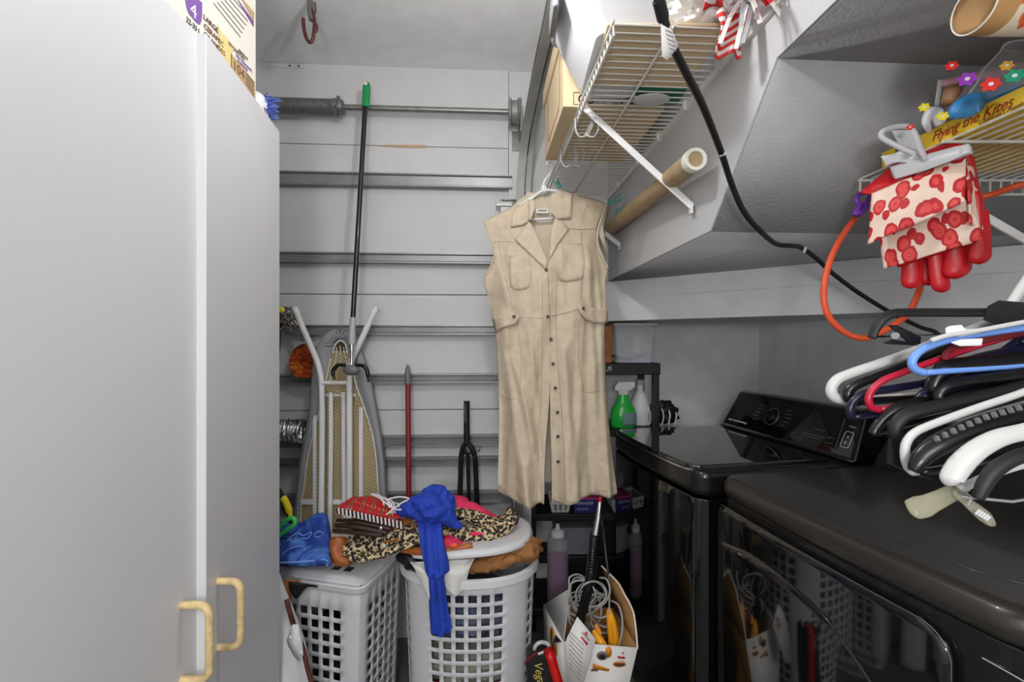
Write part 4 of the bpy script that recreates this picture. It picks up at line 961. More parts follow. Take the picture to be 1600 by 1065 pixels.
def darkfill(x0, x1, y0, y1, z0, z1, label):  # invented black boxes standing in for the darkness at the back of the rack
    g = thing('dark_filler', label, 'bin', ((x0 + x1) / 2, (y0 + y1) / 2, z0))
    MB().prism(rr(x0 + 0.01, x1 - 0.01, y0 + 0.006, y1 - 0.006), z0, z1 - 0.012, top=rr(x0, x1, y0, y1)).build('bin_body', 'black_matte', g, bevel=0.003)
    MB().prism(rr(x0 - 0.004, x1 + 0.004, y0 - 0.004, y1 + 0.004), z1 - 0.012, z1).build('filler_lid', 'black_plastic', g, bevel=0.003)
darkfill(b.x + 0.02, 0.66, 2.32, 2.45, 0.311, 0.505, 'tall black filler box added to darken the rack shelf right of the grey bin')
darkfill(0.20, 0.66, 2.34, 2.45, 0.116, 0.268, 'low black filler box added to darken the bottom shelf of the rack')

# ================================================================== LAUNDRY HAMPERS
def hamper_shell(name, parent, perim, zrows, taper, m, M, thick=0.004):
    'perim: [(x, y, hole_col)], zrows: [(z, hole_row)] - a wall with square holes; the flag belongs to the span after the entry'
    n = len(perim); mb = MB()
    for z, _ in zrows:
        for x, y, _ in perim: mb.v.append(M @ Vector((*taper(x, y, z), z)))
    for j in range(len(zrows) - 1):
        for i in range(n):
            if perim[i][2] and zrows[j][1]: continue
            mb.f.append((j * n + i, j * n + (i + 1) % n, (j + 1) * n + (i + 1) % n, (j + 1) * n + i))
    return mb.build(name, m, parent, 40, solid=thick, offset=-1)
def arcparam(fnpts, groups, hole, pitch, step=0.02):
    'points along a closed outline with hole columns; groups: [(arc position, count)]'
    pts = [Vector(p) for p in fnpts]; n = len(pts); S = [0]
    for i in range(n): S.append(S[-1] + (pts[(i + 1) % n] - pts[i]).length)
    T = S[-1]
    def at(s):
        s %= T
        for i in range(n):
            if s <= S[i + 1]: return pts[i].lerp(pts[(i + 1) % n], (s - S[i]) / (S[i + 1] - S[i]))
        return pts[0]
    br = []
    for c, k in groups:
        for q in range(k):
            s0 = c + (q - (k - 1) / 2) * pitch - hole / 2
            br.append((s0 % T, 1)); br.append(((s0 + hole) % T, 0))
    br.sort(); out = []
    for i, (s, f) in enumerate(br):
        s2 = br[(i + 1) % len(br)][0]; s2 = s2 if s2 > s else s2 + T
        p = at(s); out.append((p.x, p.y, f))
        if not f:
            k = max(1, int((s2 - s) / step))
            for q in range(1, k): p = at(s + (s2 - s) * q / k); out.append((p.x, p.y, 0))
    return out
def zlist(z0, z1, top, pitch, hole, count):
    rows = [(z0, 0)]; cs = sorted(top - pitch * k for k in range(count))
    for c in cs: rows += [(c - hole / 2, 1), (c + hole / 2, 0)]
    rows.append((z1, 0)); return rows
# ---- rectangular hamper
ANG = -0.241
HB = Matrix.Translation((-0.480, 1.470, 0)) @ Matrix.Rotation(ANG, 4, 'Z')      # front right corner of its lid
rh = thing('laundry_hamper', 'white rectangular laundry hamper with a flat lid next to the cabinet', 'hamper', tuple(HB @ Vector((-0.23, 0.17, 0))), ANG)
HX, HY = 0.45, 0.33
base = rounded_rect(-HX + 0.012, 0.012, -0.012, HY - 0.012, 0.03, 4)
Tn = []
per = [Vector(p) for p in base]
def rtaper(x, y, z):
    k = 0.90 + 0.10 * z / 0.58; return ((x + HX / 2) * k - HX / 2, (y - HY / 2) * k + HY / 2)
# arc positions of the four sides
def arcpos(target):
    S = 0; best = (9, 0)
    for i in range(len(per)):
        a, b = per[i], per[(i + 1) % len(per)]; l = (b - a).length
        for q in range(20):
            p = a.lerp(b, q / 20); e = (p - Vector(target)).length
            if e < best[0]: best = (e, S + l * q / 20)
        S += l
    return best[1]
groups = [(arcpos((-HX / 2, 0.012)), 7), (arcpos((-0.012, HY / 2)), 5), (arcpos((-HX / 2, HY - 0.012)), 7), (arcpos((-HX + 0.012, HY / 2)), 5)]
pm = arcparam(base, groups, 0.028, 0.0425)
hamper_shell('hamper_wall', rh, pm, zlist(0.02, 0.575, 0.490, 0.0415, 0.0275, 11), rtaper, 'hamper_plastic', HB)
MB().prism([rtaper(x, y, 0.02) for x, y in base], 0.004, 0.022, HB).build('hamper_floor', 'hamper_plastic', rh)
mb = MB(); lidp = rounded_rect(-HX - 0.012, -0.012, 0.012, HY + 0.012, 0.035, 5)
mb.prism(rounded_rect(-HX - 0.006, -0.006, 0.006, HY + 0.006, 0.035, 5), 0.574, 0.600, HB, top=lidp)
o = mb.build('lid_rim', 'hamper_plastic', rh, bevel=0.004)
lidz = 0.612
def lidtop(u, v):
    x = lerp(-HX + 0.004, -0.004, u); y = lerp(0.004, HY - 0.004, v); e = min(u, 1 - u, v, 1 - v)
    return HB @ Vector((x, y, 0.600 + 0.013 * smooth(e / 0.09)))
MB().sheet(lidtop, 40, 34).build('hamper_lid', 'hamper_plastic', rh, 180, solid=0.006)
for x in (-0.150, -0.105):
    mb = MB(); mb.box((x, 0.055, 0.6125), (x + 0.028, 0.085, 0.6137), HB); sl = mb.build('lid_slot', 'black_matte', rh)
mb = MB(); mb.blob(HB @ Vector((-0.27, 0.16, 0.22)), (0.14, 0.10, 0.17), 0.2, 33, 40, 24)
tag(mb.build('dark_clothes', 'black_matte', None, loc=tuple(HB @ Vector((-0.27, 0.16, 0.04)))), 'heap of black clothes inside the rectangular hamper', 'clothes')
# brown leather and black cloth pinched under its lid
lw = thing('leather_bag_flap', 'brown leather flap with black cloth pinched under the rectangular hamper lid', 'bag', tuple(P(455, 912, 1.49)))
mb = MB(); mb.sheet(lambda u, v: P(lerp(441, 470 - 8 * v, u), lerp(905, 913 + 24 * math.exp(-((u - 0.55) / 0.3) ** 2), v), 1.487 - 0.008 * v + 0.01 * u), 14, 8); mb.build('leather_edge', 'brown_leather', lw, 180, solid=0.003)
mb = MB(); mb.sheet(lambda u, v: P(lerp(452, 496, u), lerp(908 + 6 * u, 911 + 6 * u + 22 * math.exp(-((u - 0.25) / 0.25) ** 2), v), 1.478), 14, 6); mb.build('cloth_edge', 'black_matte', lw, 180, solid=0.003)
# white leather bag leaning between cabinet and hamper
wl = thing('white_leather_bag', 'tall white leather bag with a snapped tab leaning by the rectangular hamper', 'bag', (-0.71, 1.40, 0.0))
pp = [P(432, 900, 1.44), P(438, 930, 1.44), P(446, 975, 1.438), P(452, 1020, 1.435), P(458, 1065, 1.43), P(466, 1130, 1.43), P(472, 1240, 1.43)]
pp[-1].z = 0.012
cen = catmull(pp, 6)
MB().tube(cen, [lerp(0.012, 0.055, smooth(i / 22)) for i in range(len(cen))], 16, flat=0.6).build('bag_body', 'leather_white', wl, 180)
YF = 1.385
poly = dense([(457, 975), (466, 974), (472, 1000), (474, 1022), (469, 1032), (461, 1024), (452, 1008), (449, 999)], 3)
mb = MB(); c = P(462, 1003, YF - 0.006); vs = [c] + [P(x, y, YF) for x, y in poly]; mb.add(vs, [(0, i + 1, (i + 1) % len(poly) + 1) for i in range(len(poly))])
tb_ = mb.build('snap_tab', 'leather_white', wl, 180, solid=0.004)
for px, py in ((453.5, 995), (467, 999), (471, 1019)):
    MB().blob(P(px, py, YF - 0.006), (0.0045, 0.002, 0.0045), 0, 1, 12, 8).build('snap', 'white_plastic', tb_)
MB().tube(catmull([P(448, 936, 1.42), P(454, 960, 1.415), P(462, 985, 1.43), P(474, 1015, 1.40), P(480, 1040, 1.395), P(488, 1070, 1.39), P(500, 1120, 1.38)], 6), 0.0075, 10, flat=0.7).build('braided_strap', 'braid_brown', wl, 180)
# ---- oval hamper
OC = Vector((-0.150, 1.668)); OA, OB = 0.230, 0.178
def sup(a, A, Bb, n=2.5):
    c, s = math.cos(a), math.sin(a); return (math.copysign(abs(c) ** (2 / n), c) * A, math.copysign(abs(s) ** (2 / n), s) * Bb)
HO = Matrix.Translation((OC.x, OC.y, 0)) @ Matrix.Rotation(0.0, 4, 'Z')
oh = thing('laundry_hamper', 'white oval laundry hamper overflowing with clothes under a tilted lid', 'hamper', (OC.x, OC.y, 0))
base = [sup(R(-90) + 2 * math.pi * k / 96, OA, OB) for k in range(96)]; per = [Vector(p) for p in base]
gr = [(arcpos((0.0, -OB)) + 0.001, 6), (arcpos((OA, 0.0)), 5), (arcpos((0.0, OB)), 6), (arcpos((-OA, 0.0)), 5)]
pm = arcparam(base, gr, 0.0285, 0.0430)
def otaper(x, y, z):
    k = 0.90 + 0.10 * z / 0.60; return x * k, y * k
hamper_shell('hamper_wall', oh, pm, zlist(0.02, 0.605, 0.548, 0.0385, 0.0260, 13), otaper, 'hamper_plastic', HO)
MB().prism([otaper(x, y, 0.02) for x, y in base], 0.004, 0.022, HO).build('hamper_floor', 'hamper_plastic', oh)
rim = [(OC.x + x * 1.0, OC.y + y * 1.0) for x, y in base]
mb = MB(); pts = [Vector((OC.x + x * 1.02, OC.y + y * 1.03, 0.606 + 0.006 * abs(x) / OA)) for x, y in base]
n = len(pts); prof = [(0.0, 0.010), (0.010, 0.004), (0.012, -0.016), (0.006, -0.018), (0.004, -0.004), (-0.008, 0.002), (-0.006, 0.008)]
for p in pts:
    rad = Vector((p.x - OC.x, p.y - OC.y, 0)).normalized()
    for a, b in prof: mb.v.append(p + rad * a + Vector((0, 0, b)))
k = len(prof); mb.f = [(i * k + j, i * k + (j + 1) % k, ((i + 1) % n) * k + (j + 1) % k, ((i + 1) % n) * k + j) for i in range(n) for j in range(k)]
mb.build('hamper_rim', 'hamper_plastic', oh, 50)
# tilted lid
LM = Matrix.Translation((OC.x - 0.012, OC.y + 0.005, 0.681)) @ Matrix.Rotation(R(-6.0), 4, 'Y') @ Matrix.Rotation(R(-5), 4, 'X')
def lidf(u, v):
    a = 2 * math.pi * u; r = v; x, y = sup(a, OA * 1.02 * r, OB * 1.05 * r)
    z = 0.010 * (1 - r ** 6) if r < 0.97 else -0.012
    if r >= 0.97: z = lerp(0.0, -0.014, (r - 0.97) / 0.03)
    return LM @ Vector((x, y, z + 0.006 * math.sin(2 * a)))
mb = MB(); rs = [0.02, 0.3, 0.6, 0.8, 0.9, 0.95, 0.97, 1.0]
for r in rs:
    for k in range(72): mb.v.append(lidf(k / 72, r))
mb.f = [(j * 72 + i, j * 72 + (i + 1) % 72, (j + 1) * 72 + (i + 1) % 72, (j + 1) * 72 + i) for j in range(len(rs) - 1) for i in range(72)] + [tuple(range(71, -1, -1))]
mb.build('hamper_lid', 'hamper_plastic', oh, 60, solid=0.004)
# clothes inside the oval hamper, seen through its holes
for i, (z, rx, m, lab) in enumerate(((0.115, 0.93, 'dark_red_cloth', 'dark red clothes at the bottom of the oval hamper'), (0.275, 0.95, 'olive_cloth', 'grey olive clothes halfway up inside the oval hamper'), (0.43, 0.97, 'slate_cloth', 'slate blue clothes under the rim inside the oval hamper'))):
    k = 0.86 + 0.10 * z / 0.6
    mb = MB(); mb.blob((OC.x, OC.y, z), (OA * k * 0.93, OB * k * 0.91, 0.085), 0.10, 40 + i, 60, 24, 3.0, 0.05, 6.0)
    tag(mb.build('packed_clothes', m, None, loc=(OC.x, OC.y, z - 0.085)), lab, 'clothes')

# ================================================================== CLOTHES ON AND UNDER THE LIDS
def clothroll(name, pts, rad, m, parent, seed=1, flat=0.6, wr=0.18, n=22, freq=18.0, sub=7):
    'a soft crumpled roll of cloth along a path: rad is a list of radii at the path points'
    cen = catmull(pts, sub); k = len(cen); mb = MB(); up = Vector((0, 0, 1)); vs = []
    for i, p in enumerate(cen):
        t = (cen[min(i + 1, k - 1)] - cen[max(i - 1, 0)]).normalized(); u2 = up - t * up.dot(t); u2.normalize(); sd = t.cross(u2)
        q = i / (k - 1) * (len(rad) - 1); r = lerp(rad[int(q)], rad[min(int(q) + 1, len(rad) - 1)], q - int(q))
        for j in range(n):
            a = 2 * math.pi * j / n; d = sd * math.cos(a) + u2 * (math.sin(a) * flat)
            pos = p + d * r
            w_ = 1 + wr * 1.5 * noise.noise(pos * freq + Vector((seed * 5.1, 0, seed))) + wr * 1.3 * (0.5 - 2 * abs(noise.noise(pos * freq * 1.9 + Vector((0, seed * 3.3, 0))))) + wr * 0.8 * (1 - 2 * abs(math.sin(a * 2.5 + i * 0.25 + seed + 2 * noise.noise(pos * 9)))) * 0.6
            mb.v.append(p + d * (r * w_))
    for i in range(k - 1):
        for j in range(n): mb.f.append((i * n + j, i * n + (j + 1) % n, (i + 1) * n + (j + 1) % n, (i + 1) * n + j))
    mb.f.append(tuple(range(n - 1, -1, -1))); mb.f.append(tuple((k - 1) * n + j for j in range(n)))
    return mb.build(name, m, parent, 180)
def pixsheet(name, quad, Ys, m, parent, nu=24, nv=24, amp=0.006, seed=1, freq=20.0, thick=0.003, fold=0.0, ff_=9.0):
    'a draped piece of cloth: quad = four corners in px (tl, tr, br, bl) with their depths'
    mb = MB(); c = [P(x, y, Y) for (x, y), Y in zip(quad, Ys)]
    def fn(u, v):
        p = c[0].lerp(c[1], u).lerp(c[3].lerp(c[2], u), v)
        q = p * freq + Vector((seed * 3.7, seed, 0))
        return p + Vector((amp * noise.noise(q + Vector((9, 0, 0))), -amp * 1.6 * noise.fractal(q, 1.0, 2.0, 2) - fold * math.sin(ff_ * u + 2.5 * v + seed), amp * noise.noise(q + Vector((0, 7, 0)))))
    mb.sheet(fn, nu, nv); return mb.build(name, m, parent, 180, solid=thick)
# blue plush throw on the rectangular hamper
bp = thing('plush_throw', 'folded royal blue plush throw with pale pattern on the rectangular hamper', 'blanket', tuple(P(475, 880, 1.60)))
zt_ = 0.614
def plush(u, v):
    # a folded slab seen from the front: v 0..1 goes from the bottom front edge up over the top and back
    px = lerp(405, 517, u); top = interp([(405, 812), (440, 815), (462, 818), (478, 812), (490, 802), (505, 799), (513, 806), (517, 832)], px)
    if v < 0.55:
        t = v / 0.55; py = lerp(884 + 0.8 * (1 - u), top, smooth(t) * 0.3 + t * 0.7); Y = 1.50 + 0.015 * u * 0 + 0.13 * t ** 1.4 - 0.02 * u - 0.020 * math.sin(math.pi * min(1, t * 2.6)) * (t < 0.39)
    else:
        t = (v - 0.55) / 0.45; py = lerp(top, 868, t); Y = 1.63 + 0.13 * t - 0.02 * u
    p = P(px, py, Y); p.y += 0.008 * noise.noise(p * 22); p.z = max(p.z, zt_ + 0.002)
    return p
MB().sheet(plush, 40, 44).build('folded_pile', 'blue_plush', bp, 180, solid=0.004)
mb = MB(); mb.tube(catmull([P(438, 878.5, 1.482), P(460, 878, 1.48), P(485, 876, 1.478), P(505, 873.5, 1.475), P(513, 877, 1.475), P(510, 884, 1.478)], 6), 0.0034, 8); mb.build('pale_edge', 'plush_light', bp, 180)
for pts in ([(449, 845), (455, 838), (466, 832), (472, 836), (480, 834), (487, 831), (482, 840), (470, 841), (460, 846), (452, 842), (449, 845)], [(441, 866), (450, 858), (462, 854), (472, 853), (478, 860)], [(490, 836), (496, 830), (505, 833), (500, 838), (491, 838)]):
    mb = MB(); mb.tube(catmull([P(x, y, lerp(1.488, 1.555, smooth((878 - y) / 60.0))) for x, y in pts], 4), 0.0016, 6); mb.build('woven_line', 'plush_light', bp, 180)
# leopard print garment lying across both hampers
lp = thing('leopard_print_garment', 'leopard print garment lying crumpled across both hampers', 'clothes', tuple(P(640, 850, 1.62)))
clothroll('cloth_roll', [P(537, 858, 1.60), P(560, 851, 1.585), P(600, 846, 1.58), P(640, 836, 1.58), P(680, 828, 1.60), P(720, 832, 1.60), P(760, 833, 1.60), P(785, 822, 1.62), P(802, 800, 1.66)], [0.03, 0.06, 0.058, 0.052, 0.048, 0.04, 0.036, 0.036, 0.022], 'leopard', lp, 3, 0.72)
clothroll('cloth_fold', [P(700, 792, 1.68), P(735, 806, 1.66), P(765, 815, 1.645), P(790, 818, 1.64)], [0.018, 0.032, 0.036, 0.03], 'leopard', lp, 6, 0.6)
pixsheet('cloth_face', [(545, 836), (640, 826), (628, 852), (561, 862)], [1.575, 1.56, 1.53, 1.535], 'leopard_pale', lp, amp=0.005, seed=4)
clothroll('cloth_hem', [P(536, 845, 1.57), P(545, 862, 1.53), P(562, 871, 1.515), P(590, 866, 1.51), P(620, 856, 1.52), P(650, 848, 1.53)], [0.012, 0.02, 0.022, 0.02, 0.018, 0.012], 'leopard', lp, 9, 0.6)
# pink clothing
pk = thing('pink_garment', 'hot pink garment bunched behind the blue shirt on the oval hamper', 'clothes', tuple(P(740, 810, 1.70)))
clothroll('cloth_roll', [P(690, 786, 1.72), P(715, 790, 1.72), P(742, 803, 1.71), P(766, 817, 1.70), P(775, 832, 1.69)], [0.03, 0.045, 0.042, 0.036, 0.02], 'pink_cotton', pk, 2, 0.75)
clothroll('cloth_roll', [P(690, 845, 1.57), P(706, 846, 1.555), P(722, 851, 1.55)], [0.022, 0.026, 0.014], 'pink_cotton', pk, 5, 0.6)
clothroll('cloth_roll', [P(718, 831, 1.59), P(740, 832, 1.578), P(757, 833, 1.575)], [0.010, 0.012, 0.010], 'pink_cotton', pk, 5, 0.6)
rb = thing('red_shoe', 'dark red leather slip-on shoe at the right of the hamper lid', 'shoe', tuple(P(790, 815, 1.67)))
clothroll('shoe_upper', [P(768, 815, 1.67), P(783, 812, 1.665), P(797, 811, 1.66), P(809, 815, 1.66)], [0.014, 0.024, 0.026, 0.014], 'dark_red_cloth', rb, 3, 0.7, 0.06)
clothroll('shoe_sole', [P(783, 828, 1.65), P(797, 822, 1.65), P(807, 812, 1.65), P(806, 804, 1.66)], [0.006, 0.011, 0.010, 0.005], 'dark_leather', rb, 3, 0.6, 0.04)
MB().tube(catmull([P(790, 806, 1.68), P(793, 796, 1.68), P(799, 792, 1.68), P(804, 800, 1.68), P(805, 806, 1.68)], 5), 0.003, 6).build('heel_loop', 'dark_leather', rb)
# tan belt / sandal on the lid
clb = thing('tan_leather_belt', 'tan leather belt lying along the front of the oval lid', 'belt', tuple(P(690, 858, 1.51)))
mb = MB(); mb.sweep(catmull([P(626, 857, 1.535), P(650, 861, 1.515), P(680, 861, 1.505), P(710, 858, 1.505), P(738, 851, 1.515)], 6), (0, 0.5, 1), [(-0.011, -0.002), (0.011, -0.002), (0.011, 0.002), (-0.011, 0.002)]); mb.build('strap', 'brown_leather', clb, 180)
MB().blob(P(709, 852, 1.50), (0.014, 0.006, 0.008), 0.3, 2, 18, 10).build('flower_trim', 'orange_cord', clb)
# brown leather purse and the red woven clutch
pu = thing('brown_leather_purse', 'orange brown leather purse slumped on the rectangular hamper lid', 'bag', tuple(P(560, 875, 1.56)))
clothroll('purse_side', [P(529, 838, 1.56), P(528, 852, 1.55), P(533, 870, 1.54), P(548, 876, 1.535)], [0.022, 0.032, 0.034, 0.02], 'brown_leather', pu, 2, 0.8, 0.08)
pixsheet('purse_flap', [(590, 808), (640, 812), (648, 838), (600, 846)], [1.60, 1.60, 1.56, 1.55], 'brown_leather', pu, amp=0.005, seed=8, thick=0.006, fold=0.006)
MB().tube(catmull([P(600, 846, 1.54), P(625, 841, 1.54), P(642, 832, 1.55), P(650, 818, 1.57)], 6), 0.006, 8).build('purse_handle', 'brown_leather', pu, 180)
for i, (a, b, c) in enumerate((((527, 812), (560, 815), (612, 826)), ((524, 820), (560, 823), (606, 832)), ((522, 828), (560, 832), (598, 836)))):
    clothroll('dark_fold', [P(*a, 1.565 - 0.012 * i), P(*b, 1.545 - 0.012 * i), P(*c, 1.535 - 0.012 * i)], [0.008, 0.012, 0.008], 'dark_leather', pu, i, 0.7, 0.08)
MB().blob(P(595, 826, 1.525), (0.007, 0.004, 0.010), 0.1, 2, 14, 10).build('buckle', 'chrome', pu)
MB().blob(P(535, 809, 1.55), (0.005, 0.004, 0.004), 0.1, 2, 12, 8).build('stud', 'chrome', pu)
cl = thing('woven_clutch', 'red woven clutch with black and white fringe on top of the brown purse', 'bag', tuple(P(575, 800, 1.58)))
pixsheet('clutch_panel', [(553, 777), (602, 779), (626, 812), (527, 791)], [1.64, 1.64, 1.55, 1.54], 'woven_red', cl, amp=0.004, seed=2, thick=0.006)
pixsheet('clutch_front', [(527, 791), (626, 812), (622, 822), (527, 800)], [1.54, 1.55, 1.545, 1.535], 'red_cloth', cl, amp=0.002, seed=3, thick=0.004)
fr0, fr1 = (526, 792), (626, 814)
for k in range(34):
    t = k / 33.0; a = P(lerp(fr0[0], fr1[0], t), lerp(fr0[1], fr1[1], t), 1.534 + 0.004 * t); b = P(lerp(fr0[0], fr1[0], t) + 1, lerp(fr0[1], fr1[1], t) + 9.5 + 2 * t, 1.528 + 0.004 * t)
    mb = MB(); mb.bar(a, b, 0.0042, 0.003, (0, -1, 0)); mb.build('fringe_tab', 'print_white' if k % 2 else 'print_black', cl)
for k in range(9):
    t = k / 8.0; zg = [P(lerp(560, 606, t) + (3 if k % 2 else -2), lerp(785, 797, t) + (3 if k % 2 else -2), 1.585 - 0.004 * t)] if False else None
mb = MB(); mb.tube([P(lerp(556, 604, t / 16), lerp(785, 799, t / 16) + (2.2 if t % 2 else -2.2), 1.588 - 0.0012 * t) for t in range(17)], 0.0016, 5); mb.build('woven_zigzag', 'cardboard', cl)
random.seed(11)
for k in range(9):
    p0 = (582 + 5 * k, 771 + 2.2 * k); p1 = (600 + 4.2 * k, 789 + 2.0 * k)
    if k % 2: p1 = (620 - 2 * k, 800 + k)
    mb = MB(); mb.tube(catmull([P(*p0, 1.60), P((p0[0] + p1[0]) / 2 + 4, (p0[1] + p1[1]) / 2 - 5, 1.575), P(*p1, 1.56)], 5), 0.0022, 6); mb.build('cord', 'print_white', cl)
mb = MB(); mb.tube(catmull([P(580, 772, 1.60), P(592, 777, 1.58), P(606, 788, 1.565), P(622, 796, 1.56), P(638, 790, 1.56), P(639, 779, 1.575), P(622, 776, 1.585), P(603, 781, 1.575)], 6), 0.0028, 6); mb.build('cord', 'print_white', cl)
mb = MB(); mb.tube(catmull([P(598, 808, 1.55), P(612, 797, 1.55), P(628, 785, 1.56), P(638, 781, 1.57)], 6), 0.0028, 6); mb.build('cord', 'print_white', cl)
# blue shirt
bs = thing('blue_shirt', 'bright blue cotton shirt thrown over the oval hamper with a sleeve hanging down', 'shirt', tuple(P(675, 830, 1.56)))
clothroll('shirt_body', [P(624, 798, 1.60), P(645, 792, 1.58), P(668, 788, 1.57), P(690, 798, 1.565), P(705, 812, 1.56), P(722, 824, 1.56)], [0.022, 0.05, 0.078, 0.068, 0.036, 0.010], 'blue_cotton', bs, 4, 0.62, 0.15, 44, 16.0, 14)
clothroll('shirt_fold', [P(650, 790, 1.57), P(668, 776, 1.58), P(684, 770, 1.59), P(697, 784, 1.585), P(700, 806, 1.57)], [0.02, 0.034, 0.034, 0.034, 0.02], 'blue_cotton', bs, 7, 0.8, 0.13, 36, 18.0, 14)
def tail(name, tab, seed):
    def fn(u, v):
        q = v * (len(tab) - 1); i = min(int(q), len(tab) - 2); t = q - i; a = tab[i]; b = tab[i + 1]
        l, r, y, Y = [lerp(a[k], b[k], t) for k in range(4)]
        px = lerp(l, r, u); p = P(px, y + 3.0 * math.sin(u * 2.5) * v, Y)
        p.y -= 0.012 * math.sin(math.pi * u) + 0.006 * math.sin(u * 13 + 4 * v + seed) + 0.008 * noise.noise(Vector((px * 0.07, y * 0.025, seed)))
        return p
    return MB().sheet(fn, 26, 44).build(name, 'blue_cotton', bs, 180, solid=0.004)
tail('sleeve', [(652, 690, 808, 1.545), (655, 690, 830, 1.515), (657, 693, 850, 1.49), (660, 698, 870, 1.472), (664, 701, 890, 1.464), (667, 692, 896, 1.462)], 1)
tail('shirt_tail', [(664, 694, 885, 1.470), (668, 692, 905, 1.466), (671, 696, 930, 1.464), (672, 701, 955, 1.462), (674, 707, 978, 1.462), (675, 701, 986, 1.462)], 3)
# white cloth and tan jacket squeezed under the oval lid
wc = thing('white_cloth', 'white cloth spilling over the front rim of the oval hamper', 'clothes', tuple(P(700, 890, 1.49)))
def wcl(u, v):
    px = lerp(640, 742, u); drop = interp([(0, 6), (0.15, 30), (0.3, 62), (0.42, 30), (0.55, 42), (0.72, 58), (0.85, 50), (1, 8)], u); py = 872 + drop * v + 6 * (1 - u)
    Y = 1.505 - 0.03 * smooth(v * 2.2) + 0.012 * math.sin(u * 16) * v
    return P(px + 10 * (0.5 - u) * v, py, Y)
MB().sheet(wcl, 50, 20).build('cloth_drape', 'white_cloth', wc, 180, solid=0.004)
bj = thing('tan_jacket', 'tan brown jacket bulging out under the tilted lid of the oval hamper', 'jacket', tuple(P(775, 870, 1.55)))
clothroll('jacket_roll', [P(705, 884, 1.545), P(735, 883, 1.53), P(765, 879, 1.53), P(795, 871, 1.545), P(822, 860, 1.575), P(837, 850, 1.63)], [0.018, 0.026, 0.028, 0.030, 0.034, 0.034], 'brown_cloth', bj, 2, 0.85, 0.22, 30, 20.0, 12)
clothroll('jacket_cuff', [P(782, 880, 1.52), P(797, 873, 1.515), P(812, 873, 1.53)], [0.014, 0.020, 0.014], 'brown_cloth', bj, 5, 0.8, 0.18, 26, 20.0, 12)
bk_ = thing('black_garment', 'black garment under the lid at the left rim of the oval hamper', 'clothes', tuple(P(640, 878, 1.56)))
clothroll('cloth_roll', [P(626, 868, 1.57), P(640, 874, 1.54), P(655, 878, 1.53)], [0.02, 0.032, 0.024], 'black_matte', bk_, 2, 0.9)

# ================================================================== IRONING BOARD
ib = thing('ironing_board', 'ironing board stood on end with grey cover and gold mesh underside', 'ironing board', (-0.62, 1.93, 0))
YB = 1.968
BL = [(515, 524), (520, 512), (530, 502), (545, 494), (570, 489), (600, 487), (640, 484), (680, 476), (720, 469), (760, 464), (800, 461), (900, 458), (1030, 458)]
BR = [(515, 533), (520, 545), (530, 556), (545, 563), (570, 572), (600, 580), (640, 588), (680, 595), (720, 600), (760, 603), (800, 604), (900, 604), (1030, 602)]
def bP(px, py, dy=0.0):
    Y = YB + 0.050 * smooth((1000 - py) / 500.0) + dy; return P(px, py, Y)
def brow(py): return interp(BL, py), interp(BR, py)
ys = [515, 517, 520, 525, 532, 540, 550, 565] + list(range(580, 1040, 20))
ip = lambda py: (interp([(515, 530), (545, 520), (575, 513), (600, 508), (640, 500), (680, 489), (720, 480), (800, 470), (1030, 468)], py), interp([(515, 530), (545, 541), (575, 552), (600, 556), (640, 570), (680, 582), (720, 588), (800, 593), (1030, 594)], py))
def rim_side(k):
    mb = MB()
    def fn(u, v):
        q = v * (len(ys) - 1); i = min(int(q), len(ys) - 2); py = lerp(ys[i], ys[i + 1], q - i); o = brow(py)[k]; n_ = ip(py)[k]
        px = lerp(o, n_, u); return bP(px, py, -0.012 * math.sin(math.pi * min(1, u * 1.15)) - 0.004 + 0.003 * noise.noise(Vector((px * 0.1, py * 0.06, k))))
    mb.sheet(fn, 10, 60); return mb.build('cover_edge', 'cover_grey', ib, 180, solid=0.004)
rim_side(0); rim_side(1)
for k in (0, 1):
    MB().tube(catmull([bP(ip(y)[k], y, -0.010) for y in (560, 600, 640, 680, 720, 760, 800, 900, 1000)], 5), 0.0036, 8).build('cover_hem', 'white_cloth', ib, 180)
mb = MB(); mb.add([bP(x, y, 0.022) for y in ys for x in brow(y)], [(2 * i, 2 * i + 1, 2 * i + 3, 2 * i + 2) for i in range(len(ys) - 1)]); mb.build('cover_top', 'cover_grey', ib, 180, solid=0.02, offset=1)
mb = MB(); mb.add([bP(x, y, 0.010) for y in ys for x in brow(y)], [(2 * i, 2 * i + 1, 2 * i + 3, 2 * i + 2) for i in range(len(ys) - 1)]); mb.build('board_core', 'board_dark', ib, 180)
mb = MB()                                                # expanded metal: two families of thin strands clipped to the board
for fam in (1, -1):
    for c in range(-60, 130):
        seg = None; x0 = 450 + c * 4.2
        prev = None
        for st in range(0, 120):
            py = 548 + st * 4.0; px = x0 + fam * (py - 780) * 0.72
            l, r = ip(py) if py > 545 else (0, 0)
            ins = l - 2 < px < r + 2
            if ins and prev is None: prev = (px, py)
            if (not ins or st == 119) and prev is not None:
                if py - prev[1] > 4: mb.bar(bP(prev[0], prev[1], -0.002), bP(px, py, -0.002), 0.0034, 0.002, (0, -1, 0))
                prev = None
tag(mb.build('mesh_strands', 'mesh_gold', ib), kind='stuff')
for k in range(13):
    a = math.pi * (0.06 + 0.88 * k / 12); o = (528 - 26 * math.cos(a) * 1.0, 545 - 29 * math.sin(a)); q = (530 - 9 * math.cos(a), 540 - 10 * math.sin(a))
    MB().tube([bP(o[0], o[1], -0.010), bP(lerp(o[0], q[0], 0.5), lerp(o[1], q[1], 0.5), -0.02), bP(q[0], q[1], -0.014)], [0.004, 0.006, 0.003], 8).build('gather', 'cover_grey', ib, 180)
